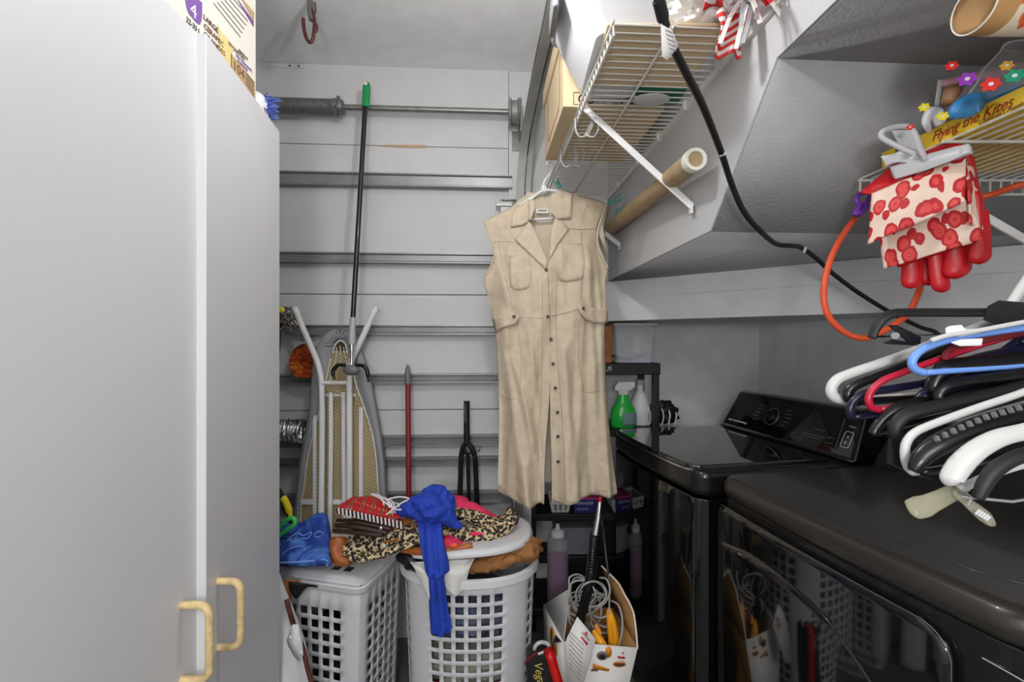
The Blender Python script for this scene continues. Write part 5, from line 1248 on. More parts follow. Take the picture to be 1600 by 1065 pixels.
mb = MB(); mb.tube(catmull([bP(520, 552, -0.018), bP(524, 538, -0.02), bP(532, 532, -0.02), bP(540, 538, -0.02), bP(543, 552, -0.018)], 6), 0.004, 8); mb.build('draw_cord', 'white_cloth', ib)
for pts in ([(526, 542), (524, 565), (518, 585), (514, 602)], [(531, 540), (533, 560), (529, 578)], [(537, 542), (540, 560), (548, 585)]):
    MB().tube(catmull([bP(x, y, -0.016) for x, y in pts], 5), 0.0022, 6).build('draw_cord', 'white_cloth', ib)
def leg(pts, r, dy): MB().tube(catmull([bP(x, y, dy) for x, y in pts], 6), r, 12).build('leg_tube', 'white_tube', ib, 180)
leg([(462, 485), (470, 505), (484, 537), (494, 560), (500, 580), (503, 610), (503, 700), (502, 800), (501, 1020)], 0.0125, -0.045)
leg([(586, 484), (574, 510), (560, 540), (550, 562), (546, 585), (546, 640), (546, 740), (546, 860), (546, 1020)], 0.0125, -0.062)
leg([(517, 612), (517, 700), (516, 800), (515, 1010)], 0.010, -0.03); leg([(536, 612), (537, 640), (537, 700), (538, 800), (538, 1010)], 0.010, -0.03)
for x, y0 in ((492, 648), (564, 636)):
    mb = MB(); mb.bar(bP(x, y0, -0.012), bP(x, 1010, -0.012), 0.017, 0.012, (0, -1, 0)); mb.build('frame_rail', 'white_tube', ib, bevel=0.003)
for y, xs in ((784, ((469, 489), (515, 545), (552, 590))), (617, ((508, 556),))):
    for x0, x1 in xs:
        mb = MB(); mb.bar(bP(x0, y, -0.010), bP(x1, y, -0.010), 0.022 if y > 700 else 0.012, 0.008, (0, -1, 0)); mb.build('cross_bar', 'white_tube', ib, bevel=0.002)
MB().tube([bP(503, 598, -0.052), bP(545, 598, -0.060)], 0.008, 10).build('cross_tube', 'white_tube', ib)
mb = MB(); mb.tube([bP(585, 487, -0.062), bP(588, 480, -0.062)], 0.0135, 12); mb.build('tube_cap', 'white_plastic', ib)
mb = MB(); mb.tube([bP(463, 488, -0.045), bP(460, 481, -0.045)], 0.0135, 12); mb.build('tube_cap', 'white_plastic', ib)

# bulb changer pole with green grip
bc = thing('extension_pole', 'long black pole with a green grip and chrome ferrule leaning on the door', 'pole', tuple(P(549, 590, 1.87)))
yp = lambda py: lerp(1.985, 1.865, (py - 130) / 470.0)
pl = lambda px, py: P(px, py, yp(py))
MB().tube([pl(570.5, 168), pl(551.5, 497)], 0.0105, 12).build('pole_shaft', 'black_metal', bc)
mb = MB(); mb.tube([pl(573.2, 130), pl(573, 136), pl(572.5, 150), pl(571, 168)], [0.012, 0.0165, 0.0165, 0.0155], 14); g_ = mb.build('grip', 'green_plastic', bc); g_['label'] = 'green plastic grip'
mb = MB(); mb.blob(pl(573.2, 133.5) + Vector((0, -0.0165, 0)), (0.008, 0.002, 0.008), 0, 1, 14, 8); mb.build('hang_hole', 'print_white', g_)
MB().tube([pl(552, 496), pl(550.5, 512), pl(550, 530), pl(549.8, 538)], [0.0125, 0.0125, 0.014, 0.012], 14).build('ferrule', 'light_grey_plastic', bc)
MB().tube([pl(549.8, 536), pl(549.6, 545), pl(549.5, 552), pl(549.3, 572)], [0.010, 0.011, 0.007, 0.006], 12).build('threaded_tip', 'chrome', bc)
mb = MB(); mb.blob(pl(550, 578) + Vector((0, -0.004, 0)), (0.034, 0.022, 0.022), 0.08, 4, 26, 16); mb.build('clamp_body', 'grey_plastic', bc)
for pts in ([(541, 570), (530, 570), (523, 577), (522, 586), (525, 592)], [(557, 570), (569, 571), (575, 579), (576, 588), (578, 596)]):
    MB().tube(catmull([pl(x, y) + Vector((0, -0.01, 0)) for x, y in pts], 6), [0.007] * 6 + [0.0085] * 12 + [0.006] * 7, 10).build('clamp_arm', 'black_plastic', bc, 180)

# red pole with grey tip, bicycle fork, disc, foil duct, mop head, yellow and green handles
rp = thing('red_pole', 'dark red broom pole with a grey tip leaning on the garage door', 'pole', tuple(P(640, 950, 1.90)))
yq = lambda py: lerp(2.03, 1.90, (py - 570) / 380.0)
MB().tube([P(637.5, 598, yq(598)), P(640, 960, yq(960))], 0.0115, 12).build('pole_shaft', 'red_pole', rp)
MB().tube([P(637.3, 600, yq(600)), P(637, 585, yq(585)), P(636.8, 575, yq(575)), P(636.8, 569, yq(569))], [0.0135, 0.014, 0.009, 0.003], 12).build('pole_tip', 'grey_plastic', rp)
fcb = thing('brown_carton', 'plain brown carton on the floor behind the oval hamper carrying the bicycle fork', 'box', tuple(P(735, 1100, 2.0)))
q = P(735, 860, 2.02); mb = MB(); mb.box((q.x - 0.16, 1.925, 0), (q.x + 0.13, 2.05, q.z - 0.012)); mb.build('carton_body', 'cardboard', fcb, bevel=0.002)
bf = thing('bicycle_fork', 'black bicycle fork standing upside against the garage door', 'bicycle part', tuple(P(733, 820, 2.0)))
fk = lambda px, py, dy=0.0: P(px, py, 2.02 + dy)
MB().tube([fk(729, 626), fk(729.5, 694)], 0.0135, 14).build('steerer_tube', 'black_metal', bf)
MB().tube([fk(726, 630, -0.012), fk(727.5, 660, -0.0135)], 0.0022, 6).build('decal_line', 'grey_plastic', bf)
MB().tube(catmull([fk(729.5, 690), fk(724, 698), fk(720.5, 715), fk(719.5, 745), fk(718, 800), fk(717, 860)], 6), [0.016, 0.0145] + [0.0115] * 29, 12).build('fork_blade', 'black_metal', bf, 180)
MB().tube(catmull([fk(729.5, 690), fk(736, 698), fk(742, 715), fk(743.5, 745), fk(746, 800), fk(748, 860)], 6), [0.016, 0.0145] + [0.0115] * 29, 12).build('fork_blade', 'black_metal', bf, 180)
MB().tube(catmull([fk(731, 704, -0.02), fk(731.5, 740, -0.02), fk(733, 790, -0.02), fk(734, 850, -0.02)], 5), 0.0085, 10).build('brake_arm', 'black_metal', bf, 180)
mb = MB(); mb.tube(catmull([fk(741, 712, -0.02), fk(741, 735, -0.02), fk(744, 765, -0.02)], 5), 0.006, 8); mb.build('brake_arm', 'black_metal', bf, 180)
MB().blob(fk(746, 702, -0.02), (0.010, 0.008, 0.010), 0.4, 5, 16, 10).build('brake_bolt', 'galvanized', bf)
MB().blob(fk(731, 706, -0.024), (0.016, 0.01, 0.012), 0.3, 6, 18, 12).build('fork_crown', 'black_metal', bf)
dc2 = thing('amber_disc', 'round amber and brown printed plate behind the ironing board', 'plate', tuple(P(477, 592, 2.05)))
M = dirframe(P(479, 564, 2.03), (-0.15, -1, 0.15))
MB().lathe([(0.0, 0.004), (0.050, 0.004), (0.070, 0.010), (0.0765, 0.013), (0.0765, 0.008), (0.05, -0.003), (0.0, -0.003)], 40, M).build('plate', 'disc_print', dc2, 40)
fd = thing('foil_duct', 'crumpled silver foil duct between the cabinet and the ironing board', 'duct', tuple(P(450, 673, 1.98)))
MB().sheet(lambda u, v: P(lerp(405, 474, v), 673, 1.97) + Vector((0, math.cos(2 * math.pi * u), math.sin(2 * math.pi * u))) * (0.047 + 0.004 * math.sin(v * 60) + 0.006 * noise.noise(Vector((math.cos(6.28 * u) * 3, math.sin(6.28 * u) * 3, v * 14)))), 36, 60, wrap=True).build('foil_tube', 'foil', fd, 60)
mp = thing('dust_mop', 'grey loop pile mop head with a yellow tag above the cabinet edge', 'mop', tuple(P(440, 515, 1.98)))
random.seed(3); mb = MB()
for k in range(260):
    a = Vector((random.gauss(0, 0.035), random.gauss(0, 0.02), random.gauss(0, 0.03))); c = P(436, 499, 1.97)
    a.x = max(-0.09, min(0.06, a.x)); a.z = max(-0.052, min(0.045, a.z))
    d1 = Vector((random.uniform(-1, 1), random.uniform(-1, 1), random.uniform(-1, 1))).normalized() * 0.012
    mb.tube([c + a - d1, c + a + d1 * 0.2 + Vector((0, 0, 0.005)), c + a + d1], 0.0030, 5)
tag(mb.build('mop_pile', 'mop_grey', mp), kind='stuff')
mb = MB(); mb.blob(P(440, 484, 1.90), (0.012, 0.006, 0.012), 0.2, 2, 16, 10); mb.build('yellow_tag', 'yellow_bright', mp)
mb = MB(); mb.tube([P(436, 499, 1.97), P(420, 760, 1.92), P(415, 900, 1.9)], 0.012, 10); mb.build('mop_handle', 'black_plastic', mp)
yt = thing('yellow_tool', 'yellow and black handled tool beside the cabinet above the blue throw', 'tool', tuple(P(445, 800, 1.66)))
MB().tube(catmull([P(436, 772, 1.65), P(444, 780, 1.65), P(450, 793, 1.65), P(454, 806, 1.65)], 5), [0.009] * 4 + [0.012] * 9 + [0.008] * 3, 12).build('grip', 'yellow_bright', yt, 180)
MB().tube(catmull([P(433, 763, 1.65), P(440, 775, 1.65), P(445, 795, 1.658), P(455, 812, 1.65), P(449, 834, 1.65)], 5), [0.010] * 6 + [0.009] * 15, 10).build('grip_back', 'black_plastic', yt, 180)
gt = thing('green_tool', 'bright green plastic tool loop resting on the blue throw', 'tool', tuple(P(448, 825, 1.56)))
MB().tube(catmull([P(420, 842, 1.56), P(438, 822, 1.555), P(450, 811, 1.55), P(459, 810, 1.55), P(460, 818, 1.55), P(448, 828, 1.55), P(430, 842, 1.555), P(420, 850, 1.56)], 6), 0.0075, 10).build('loop', 'lime_plastic', gt, 180)

# ================================================================== CLEANER CARTON WITH HOSE AND CORDS
fc = thing('steam_cleaner_carton', 'open white printed carton full of grey cord and yellow cleaner parts on the floor', 'box', tuple(P(930, 1250, 1.6)))
FL, FR = P(880, 1003, 1.535), P(996, 1013, 1.505); ZT = 0.384; FL.z = FR.z = ZT
BLc, BRc = FL + Vector((-0.050, 0.215, 0)), FR + Vector((-0.030, 0.225, 0))
FL0, FR0 = Vector((FL.x + 0.012, FL.y, 0)), Vector((FR.x - 0.085, FR.y + 0.01, 0)); BL0, BR0 = Vector((BLc.x + 0.01, BLc.y, 0)), Vector((BRc.x - 0.06, BRc.y, 0))
def wallq(nm, a, b, c, d, m, th=0.004):
    mb = MB(); mb.add([a, b, c, d], [(0, 1, 2, 3)]); return mb.build(nm, m, fc, solid=th, offset=0)
wallq('front_wall', FL0, FR0, FR, FL, 'paper_white'); wallq('left_wall', BL0, FL0, FL, BLc, 'paper_white')
wallq('back_wall', BR0, BL0, BLc, BRc, 'cardboard_inner'); wallq('right_wall', FR0, BR0, BRc, FR, 'cardboard_inner'); wallq('base', FL0, BL0, BR0, FR0, 'cardboard_inner')
pts = [P(996, 1012, 1.505), P(994, 985, 1.52), P(990, 957, 1.545), P(983, 940, 1.57), P(976, 928, 1.59), P(967, 911, 1.63), P(955, 898, 1.67), P(940, 883, 1.715), BRc]
mb = MB(); mb.add(pts, [tuple(range(len(pts)))]); f_ = mb.build('torn_flap', 'cardboard_inner', fc, solid=0.004)
mb = MB(); mb.tube([p + Vector((-0.001, -0.004, 0)) for p in catmull(pts[:-1], 4)], 0.0028, 6); mb.build('torn_edge', 'paper_cream', fc)
mb = MB(); mb.add([FL, P(862, 1004, 1.60), P(876, 960, 1.64), P(891, 918, 1.70), BLc], [(0, 1, 2, 3, 4)]); mb.build('side_flap', 'paper_white', fc, solid=0.004)
fo = [P(902, 963, 1.50), P(931, 998, 1.485), P(922, 1035, 1.465), P(911, 1068, 1.455), P(886, 1068, 1.46), P(884, 1000, 1.485)]
mb = MB(); mb.add(fo, [tuple(range(6))]); fo_ = mb.build('front_flap', 'paper_white', fc, solid=0.003, offset=0)
fo_['label'] = 'white flap printed with small text and a red mark'
def onflap(px, py): 
    return P(px, py, interp([(960, 1.498), (1000, 1.482), (1035, 1.462), (1070, 1.452)], py) - 0.004)
def poly3(nm, pts, m, par, th=0.0008):
    mb = MB(); mb.add(pts, [tuple(range(len(pts)))]); return mb.build(nm, m, par, solid=th, offset=0)
poly3('red_mark', [onflap(913, 989), onflap(917.5, 985.5), onflap(918, 993.5)], 'print_red', fo_); poly3('red_bar', [onflap(907, 995), onflap(909, 994), onflap(919, 1005), onflap(917, 1008)], 'print_red', fo_)
poly3('mark_text', [onflap(909, 988), onflap(910, 987), onflap(922, 1000), onflap(921, 1001)], 'print_grey', fo_)
for k in range(9):
    poly3('text_line', [onflap(889, 985 + 7 * k), onflap(889, 986 + 7 * k), onflap(912 - k * 0.6, 1008 + 7 * k), onflap(912 - k * 0.6, 1007 + 7 * k)], 'print_grey', fo_)
def onfront(px, py):
    t = (px - 880) / 116.0; return P(px, py, lerp(1.535, 1.505, t) - 0.0052 + 0.0001 * (py - 1010))
def blobpoly(cx, cy, rx, ry, n=14, rot=0): return [onfront(cx + rx * math.cos(2 * math.pi * k / n + rot) * 1.0, cy + ry * math.sin(2 * math.pi * k / n + rot)) for k in range(n)]
poly3('picture', blobpoly(951, 1018, 5, 9), 'print_orange', fc); poly3('picture', blobpoly(941, 1024, 9, 7), 'print_grey', fc); poly3('picture', blobpoly(941, 1024.5, 5, 4), 'print_black', fc, 0.0016)
poly3('red_mark', [onfront(971, 1021), onfront(975, 1017), onfront(975, 1021)], 'print_red', fc); poly3('red_bar', [onfront(965, 1024.5), onfront(977, 1026), onfront(976, 1029), onfront(965, 1027.5)], 'print_red', fc)
poly3('picture', blobpoly(968, 1037, 10.5, 4.8), 'print_orange', fc); poly3('picture', blobpoly(968, 1037, 8, 2.8), 'print_brown', fc, 0.0016)
poly3('picture', [onfront(926, 1036), onfront(930, 1037), onfront(953, 1045), onfront(951, 1049), onfront(932, 1045), onfront(926, 1042)], 'print_orange', fc); poly3('picture', blobpoly(929, 1048, 6, 5), 'print_brown', fc); poly3('picture', [onfront(924, 1058), onfront(948, 1062), onfront(950, 1068), onfront(924, 1068)], 'print_orange', fc)
# on the left wall
def onleft(t, z): p = FL.lerp(BLc, t); q = FL0.lerp(BL0, t); v = q.lerp(p, z / ZT); return v + Vector((-0.003, -0.001, 0))
poly3('picture', [onleft(0.45 + 0.18 * math.cos(2 * math.pi * k / 12), 0.32 + 0.05 * math.sin(2 * math.pi * k / 12)) for k in range(12)], 'print_orange', fc); poly3('picture', [onleft(0.45 + 0.14 * math.cos(2 * math.pi * k / 12), 0.235 + 0.045 * math.sin(2 * math.pi * k / 12)) for k in range(12)], 'print_brown', fc)
# cleaner parts: yellow handles, black hose, chrome wand, cord
yh = thing('yellow_nozzle', 'tall yellow cleaner handle sticking up in the white carton', 'cleaner part', tuple(P(958, 1060, 1.6)))
MB().tube([P(961, 1090, 1.60), P(959, 1000, 1.60), P(955, 970, 1.605), P(952, 956, 1.61), P(951, 950, 1.61)], [0.024, 0.020, 0.017, 0.012, 0.005], 18).build('handle_shell', 'yellow_plastic', yh, 60)
MB().tube([P(959, 1000, 1.578), P(955, 972, 1.588)], 0.0025, 6).build('seam_ridge', 'print_orange', yh)
yh2 = thing('yellow_nozzle', 'short yellow cleaner attachment lying low in the white carton', 'cleaner part', tuple(P(935, 1040, 1.58)))
MB().tube([P(945, 1015, 1.56), P(936, 998, 1.57), P(927, 985, 1.59)], [0.016, 0.015, 0.008], 14).build('handle_shell', 'yellow_plastic', yh2, 60)
MB().tube([P(938, 990, 1.585), P(934, 982, 1.59), P(931, 976, 1.60)], 0.008, 10).build('nozzle_tip', 'print_orange', yh2)
vh = thing('hose_and_wand', 'black ribbed hose with a chrome wand rising out of the white carton', 'hose', tuple(P(910, 1000, 1.62)))
hp_ = catmull([P(902, 985, 1.62), P(908, 962, 1.61), P(918, 925, 1.60), P(925, 885, 1.61), P(928, 855, 1.62), P(930, 834, 1.62)], 14)
MB().tube(hp_, [0.0165 + (0.0016 if i % 2 else -0.0012) for i in range(len(hp_))], 14).build('ribbed_hose', 'black_plastic', vh, 50)
MB().tube([P(930, 838, 1.62), P(935, 808, 1.63), P(937.5, 784, 1.64)], [0.0135, 0.0105, 0.0075], 14).build('chrome_wand', 'chrome', vh)
MB().tube([P(937.5, 786, 1.64), P(938, 776, 1.645)], 0.006, 10).build('wand_tip', 'red_trim', vh)
MB().tube([P(938.5, 800, 1.66), P(945, 850, 1.66), P(951, 900, 1.66), P(953, 940, 1.66)], 0.0045, 8).build('thin_tube', 'chrome', vh)
MB().tube([P(925, 842, 1.67), P(918, 885, 1.67), P(913, 940, 1.67)], 0.0055, 8).build('thin_tube', 'chrome', vh)
cg = thing('grey_power_cord', 'tangled grey power cord coiled in the white carton', 'cord', tuple(P(915, 960, 1.65)))
random.seed(21)
for k in range(13):
    cx = random.uniform(900, 945); cy = random.uniform(925, 965); rx = random.uniform(12, 24); ry = random.uniform(16, 32); rot = random.uniform(-0.7, 0.7); Y = random.uniform(1.59, 1.68)
    pts = []
    for j in range(26):
        a = 2 * math.pi * j / 26; x = rx * math.cos(a); y = ry * math.sin(a)
        pts.append(P(min(952, max(889, cx + x * math.cos(rot) - y * math.sin(rot))), cy + x * math.sin(rot) + y * math.cos(rot), Y + 0.02 * math.sin(2 * a + k)))
    MB().tube(pts, 0.0034, 7, closed=True).build('cord_loop', 'cord_grey', cg, 180)
MB().tube(catmull([P(937, 902, 1.66), P(948, 905, 1.64), P(953, 922, 1.62), P(946, 940, 1.60), P(930, 952, 1.58)], 8), 0.0034, 8).build('cord_loop', 'cord_grey', cg, 180)
MB().tube(catmull([P(955, 938, 1.64), P(966, 945, 1.61), P(972, 965, 1.585), P(972, 985, 1.57), P(966, 1012, 1.56)], 8), 0.0034, 8).build('cord_loop', 'cord_grey', cg, 180)
# gift bag like black pouch with gold script and red band
vg = thing('black_pouch', 'dark pouch with gold script lettering and a red band beside the oval hamper', 'bag', tuple(P(850, 1250, 1.42)))
a = [P(823, 1030, 1.42), P(830, 1023, 1.42), P(845, 1020, 1.42), P(858, 1024, 1.42), P(872, 1090, 1.40), P(880, 1235, 1.37), P(824, 1235, 1.37)]
a[-1].z = a[-2].z = 0.0
mb = MB(); k = len(a); mb.add(a + [p + Vector((0, 0.06, 0)) for p in a], [tuple(range(k)), tuple(range(2 * k - 1, k - 1, -1))] + [(i, k + i, k + (i + 1) % k, (i + 1) % k) for i in range(k)]); mb.build('pouch_body', 'grey_plastic' if False else 'black_matte', vg, bevel=0.006, seg=3)
MB().tube(catmull([P(822, 1035, 1.415), P(832, 1024, 1.41), P(846, 1018, 1.41), P(855, 1017, 1.41)], 5), 0.006, 8, flat=0.6).build('top_piping', 'dark_red_cloth', vg)
mb = MB(); mb.sweep(catmull([P(854, 1014, 1.43), P(860, 1024, 1.405), P(866, 1045, 1.395), P(873, 1070, 1.385), P(882, 1120, 1.375)], 6), (1, 0.2, 0.3), [(-0.014, -0.004), (0.014, -0.004), (0.014, 0.004), (-0.014, 0.004)]); mb.build('red_band', 'red_trim', vg, 180)
MB().tube(catmull([P(836, 1024, 1.44), P(836, 1010, 1.445), P(845, 1003, 1.45), P(856, 1006, 1.45), P(859, 1016, 1.44)], 6), 0.006, 8).build('clear_handle', 'clear_plastic', vg)
mb = MB(); mb.bar(P(841, 1021, 1.405), P(849, 1018, 1.405), 0.005, 0.003, (0, -1, 0)); mb.build('white_clip', 'print_white', vg)
text('Vegas', 0.036, 'gold_ink', vg, P(834, 1034, 1.411), Vector((0.18, 0.0, -1)), Vector((1, 0, 0.18)), shear=0.3)

# ================================================================== BLACK POWER CABLE
ck = thing('power_cable', 'thick black power cable hanging from above and stapled under the stair soffit', 'cable', tuple(P(1258, 391, 1.40)))
cpts = [P(1012, -60, 0.60), P(1029, 0, 0.62), P(1047, 62, 0.66), P(1070, 110, 0.72), P(1098, 165, 0.80), P(1122, 225, 0.90), P(1131, 250, 0.94), P(1144, 290, 1.00), P(1162, 330, 1.05), P(1185, 358, 1.11), P(1212, 380.5, 1.255), P(1236, 384, 1.285), P(1252, 387, 1.31), P(1276, 404, 1.35), P(1300, 426, 1.40), P(1340, 456, 1.42), P(1390, 487, 1.44), P(1436, 510, 1.45), P(1466, 522, 1.45), P(1490, 560, 1.43)]
for i in range(9, 13): cpts[i].z = min(cpts[i].z, 1.655)
cc = catmull(cpts, 8)
MB().tube(cc, [lerp(0.0062, 0.0064, i / len(cc)) for i in range(len(cc))], 12).build('cable_jacket', 'cable_black', ck, 180)
MB().tube([P(1029, 0, 0.62), P(1036, 28, 0.637), P(1037.5, 33, 0.64)], [0.0085, 0.0085, 0.0065], 12).build('strain_relief', 'cable_black', ck)
mb = MB(); fq = [P(1032, 28, 0.636), P(1041, 27, 0.636), P(1060, 72, 0.655), P(1042, 95, 0.655), P(1034, 88, 0.650)]; mb.add(fq, [tuple(range(5))]); tg_ = mb.build('paper_tag', 'paper_white', ck, solid=0.0012)
for k in range(5):
    p = P(1038 + 1.5 * k, 50 + 7 * k, 0.6385 + 0.001 * k) + Vector((0, -0.004, 0)); mb = MB(); mb.bar(p, p + Vector((0.010, 0, -0.004)), 0.0011, 0.0006, (0, -1, 0)); mb.build('tag_line', 'print_grey', tg_)
MB().tube([P(1124, 243, 0.925), P(1135, 239, 0.92)], 0.0035, 8).build('clear_tie', 'frosted_plastic', ck)
MB().tube([P(1259, 386, 1.305), P(1256, 395, 1.305)], 0.004, 8).build('staple', 'print_white', ck)

# ================================================================== SMALL WIRE SHELF AT THE RIGHT
rs_ = thing('small_wire_shelf', 'small white wire shelf at the right holding toys and a yellow box', 'shelf', (1.1, 0.85, 1.755))
ZW = 1.755; XL = 0.795
def swire(x):
    return [Vector((x, 1.052, ZW - 0.036)), Vector((x, 1.052, ZW - 0.003)), Vector((x, 1.048, ZW)), Vector((x + 0.022, 0.64, ZW)), Vector((x + 0.0225, 0.636, ZW - 0.003)), Vector((x + 0.0225, 0.636, ZW - 0.03))]
wq = MB().tube(swire(XL), 0.0021, 6).build('wire', 'wire_white', rs_)
for k in range(1, 27): copy_part(wq, 'wire', Vector((0.0247 * k, 0, 0)), rs_)
for y, z in ((1.050, ZW - 0.004), (1.050, ZW - 0.036), (0.845, ZW - 0.0045), (0.64, ZW - 0.004), (0.64, ZW - 0.03)):
    MB().tube([Vector((XL - 0.005, y, z)), Vector((1.46, y, z))], 0.0030, 8).build('rail', 'wire_white', rs_)
mb = MB(); mb.bar(P(1538, 338, 0.90), P(1660, 408, 0.90), 0.016, 0.006, (0, -1, 0.0)); mb.build('brace', 'white_plastic', rs_, bevel=0.0015)
# yellow game box lying on it
yb = thing('yellow_game_box', 'flat yellow box with red script title lying on the small wire shelf', 'box', (1.0, 0.85, ZW + 0.003))
YX = 0.818
My = frame(Vector((YX - 0.008, 1.01, ZW + 0.0035)), Vector((0.056, -0.998, 0)), Vector((0.998, 0.056, 0)), ZA)
MB().box((0.0, 0.0, 0.0), (0.39, 0.30, 0.038), My).build('box_body', 'yellow_box', yb, bevel=0.0015)
text('Flying the Kites', 0.026, 'print_rust', yb, My @ Vector((0.115, -0.0012, 0.013)), My.to_3x3() @ Vector((1, 0, 0)), ZA, shear=0.4, wscale=0.85)
text('Wooden Puzzle', 0.014, 'cardboard_inner', yb, My @ Vector((0.30, -0.0012, 0.020)), My.to_3x3() @ Vector((1, 0, 0)), ZA, shear=0.4)
text("Children's Puzzle 30 x 20", 0.010, 'cardboard_inner', yb, My @ Vector((0.20, -0.0012, 0.006)), My.to_3x3() @ Vector((1, 0, 0)), ZA, shear=0.4)
mb = MB(); mb.box((0.035, -0.0012, 0.008), (0.075, 0.0, 0.032), My); mb.build('spine_picture', 'print_purple', yb)
# clear toy bag on the yellow box
ZB = ZW + 0.043
tyb = thing('clear_toy_bag', 'clear flower printed plastic bag of toys on top of the yellow box', 'bag', (0.98, 0.85, ZB))
def bagf(u, v):
    a = 2 * math.pi * u; h = v
    cx, cy = 0.965, 0.84; rx = lerp(0.150, 0.10, h ** 1.3); ry = lerp(0.155, 0.02, h)
    x, y = sup(a, rx, ry, 2.6)
    p = Vector((cx + x, cy + y - 0.03 * h, ZB + 0.002 + h * 0.105))
    return p + Vector((0.004 * noise.noise(p * 30), 0.004 * noise.noise(p * 30 + Vector((5, 0, 0))), 0))
MB().sheet(bagf, 48, 16, wrap=True).build('bag_film', 'clear_faint', tyb, 30)
MB().tube([bagf(u, 1.0) for u in [0.25 + 0.5 * k / 20 for k in range(21)]], 0.002, 6).build('bag_seam', 'frosted_plastic', tyb)
MB().tube([bagf(0.5, k / 12) for k in range(13)], 0.0016, 6).build('bag_seam', 'frosted_plastic', tyb); MB().tube([bagf(0.66, k / 12) for k in range(13)], 0.0014, 6).build('bag_seam', 'frosted_plastic', tyb)
def flower(p, r, m, nrm=(-0.5, -0.8, 0.2)):
    M = dirframe(p, nrm); mb = MB(); pts = []
    for k in range(40):
        a = 2 * math.pi * k / 40; rr_ = r * (0.86 + 0.14 * math.cos(6 * a)); pts.append((rr_ * math.cos(a), rr_ * math.sin(a)))
    mb.prism(pts, 0, 0.0012, M); f = mb.build('printed_flower', m, tyb)
    mb = MB(); mb.prism([(0.25 * r * math.cos(2 * math.pi * k / 10), 0.25 * r * math.sin(2 * math.pi * k / 10)) for k in range(10)], 0.0012, 0.0018, M); mb.build('flower_centre', 'print_white', f)
for px, py, Y, r, m in ((1487, 103, 0.745, 0.009, 'flower_red'), (1511, 124, 0.715, 0.0125, 'flower_purple'), (1548, 132, 0.70, 0.0125, 'flower_red'), (1585, 119, 0.68, 0.012, 'flower_green'), (1573, 103, 0.72, 0.009, 'flower_gold'), (1444, 168, 0.80, 0.0085, 'flower_yellow'), (1473, 182, 0.775, 0.0085, 'flower_yellow'), (1422, 199, 0.82, 0.006, 'flower_red')):
    flower(P(px, py, Y), r, m)
mb = MB(); mb.sheet(lambda u, v: P(1466 + 6 * u - 6 * v, 125 + 40 * v, 0.765 + 0.01 * u), 3, 4); mb.build('bag_sticker', 'clear_plastic', tyb, solid=0.0008)
def toy(nm, lab, m, pts, rad, flat=0.8):
    t_ = thing(nm, lab, 'toy', tuple(pts[0])); MB().tube(catmull(pts, 6), [lerp(rad[int(q)], rad[min(int(q) + 1, len(rad) - 1)], q - int(q)) for q in [i / (6 * (len(pts) - 1)) * (len(rad) - 1) for i in range(6 * (len(pts) - 1) + 1)]], 16, flat=flat).build('toy_body', m, t_, 180); return t_
t1 = toy('blue_toy', 'rounded blue plastic toy inside the clear flower bag', 'blue_toy', [P(1488, 182, 0.80), P(1497, 172, 0.80), P(1515, 165, 0.80), P(1524, 163, 0.81), P(1545, 158, 0.82), P(1575, 152, 0.84), P(1610, 148, 0.86)], [0.006, 0.017, 0.021, 0.018, 0.016, 0.02, 0.016])
MB().tube([P(1521, 150, 0.787), P(1526, 163, 0.785), P(1528, 174, 0.79)], 0.0025, 6).build('toy_ridge', 'plush_light', t1)
t2 = toy('white_spoon_toy', 'white plastic spoon shaped toy inside the clear flower bag', 'white_plastic', [P(1452, 205, 0.86), P(1447, 190, 0.855), P(1452, 176, 0.85), P(1463, 178, 0.85), P(1470, 195, 0.85)], [0.006, 0.011, 0.012, 0.012, 0.008], 0.6)
t3 = toy('peach_toy', 'peach coloured toy at the back of the clear flower bag', 'skin_toy', [P(1480, 160, 0.90), P(1487, 145, 0.90), P(1495, 132, 0.90)], [0.012, 0.018, 0.012])
t4 = toy('pink_toy', 'pale pink toy strip along the top of the clear flower bag', 'pink_toy', [P(1474, 130, 0.87), P(1510, 122, 0.86), P(1550, 116, 0.84), P(1600, 104, 0.83)], [0.008, 0.010, 0.012, 0.012], 0.7)
# wrapping paper roll
wr = thing('wrapping_paper_roll', 'kraft wrapping paper roll with bright flower print lying on the small shelf', 'paper roll', (0.9, 0.62, 1.84))
q0 = P(1522, 12, 0.63); q1 = q0 + Vector((0.66, 0.02, 0.010)); ax = (q1 - q0).normalized(); Mr = dirframe(q0, ax)
MB().lathe([(0.031, 0.0), (0.0325, 0.0), (0.0325, 0.034)], 36, Mr).build('kraft_edge', 'kraft', wr)
MB().lathe([(0.0325, 0.032), (0.0332, 0.033), (0.0332, 0.64), (0.031, 0.641)], 36, Mr).build('printed_paper', 'floral_print', wr)
MB().lathe([(0.031, 0.64), (0.031, 0.0)], 36, Mr).build('inner_paper', 'cardboard_inner', wr)
MB().tube([Mr @ Vector((0.032 * math.cos(2 * math.pi * k / 36), 0.032 * math.sin(2 * math.pi * k / 36), 0.0)) for k in range(36)], 0.0011, 6, closed=True).build('cut_edge', 'paper_cream', wr)

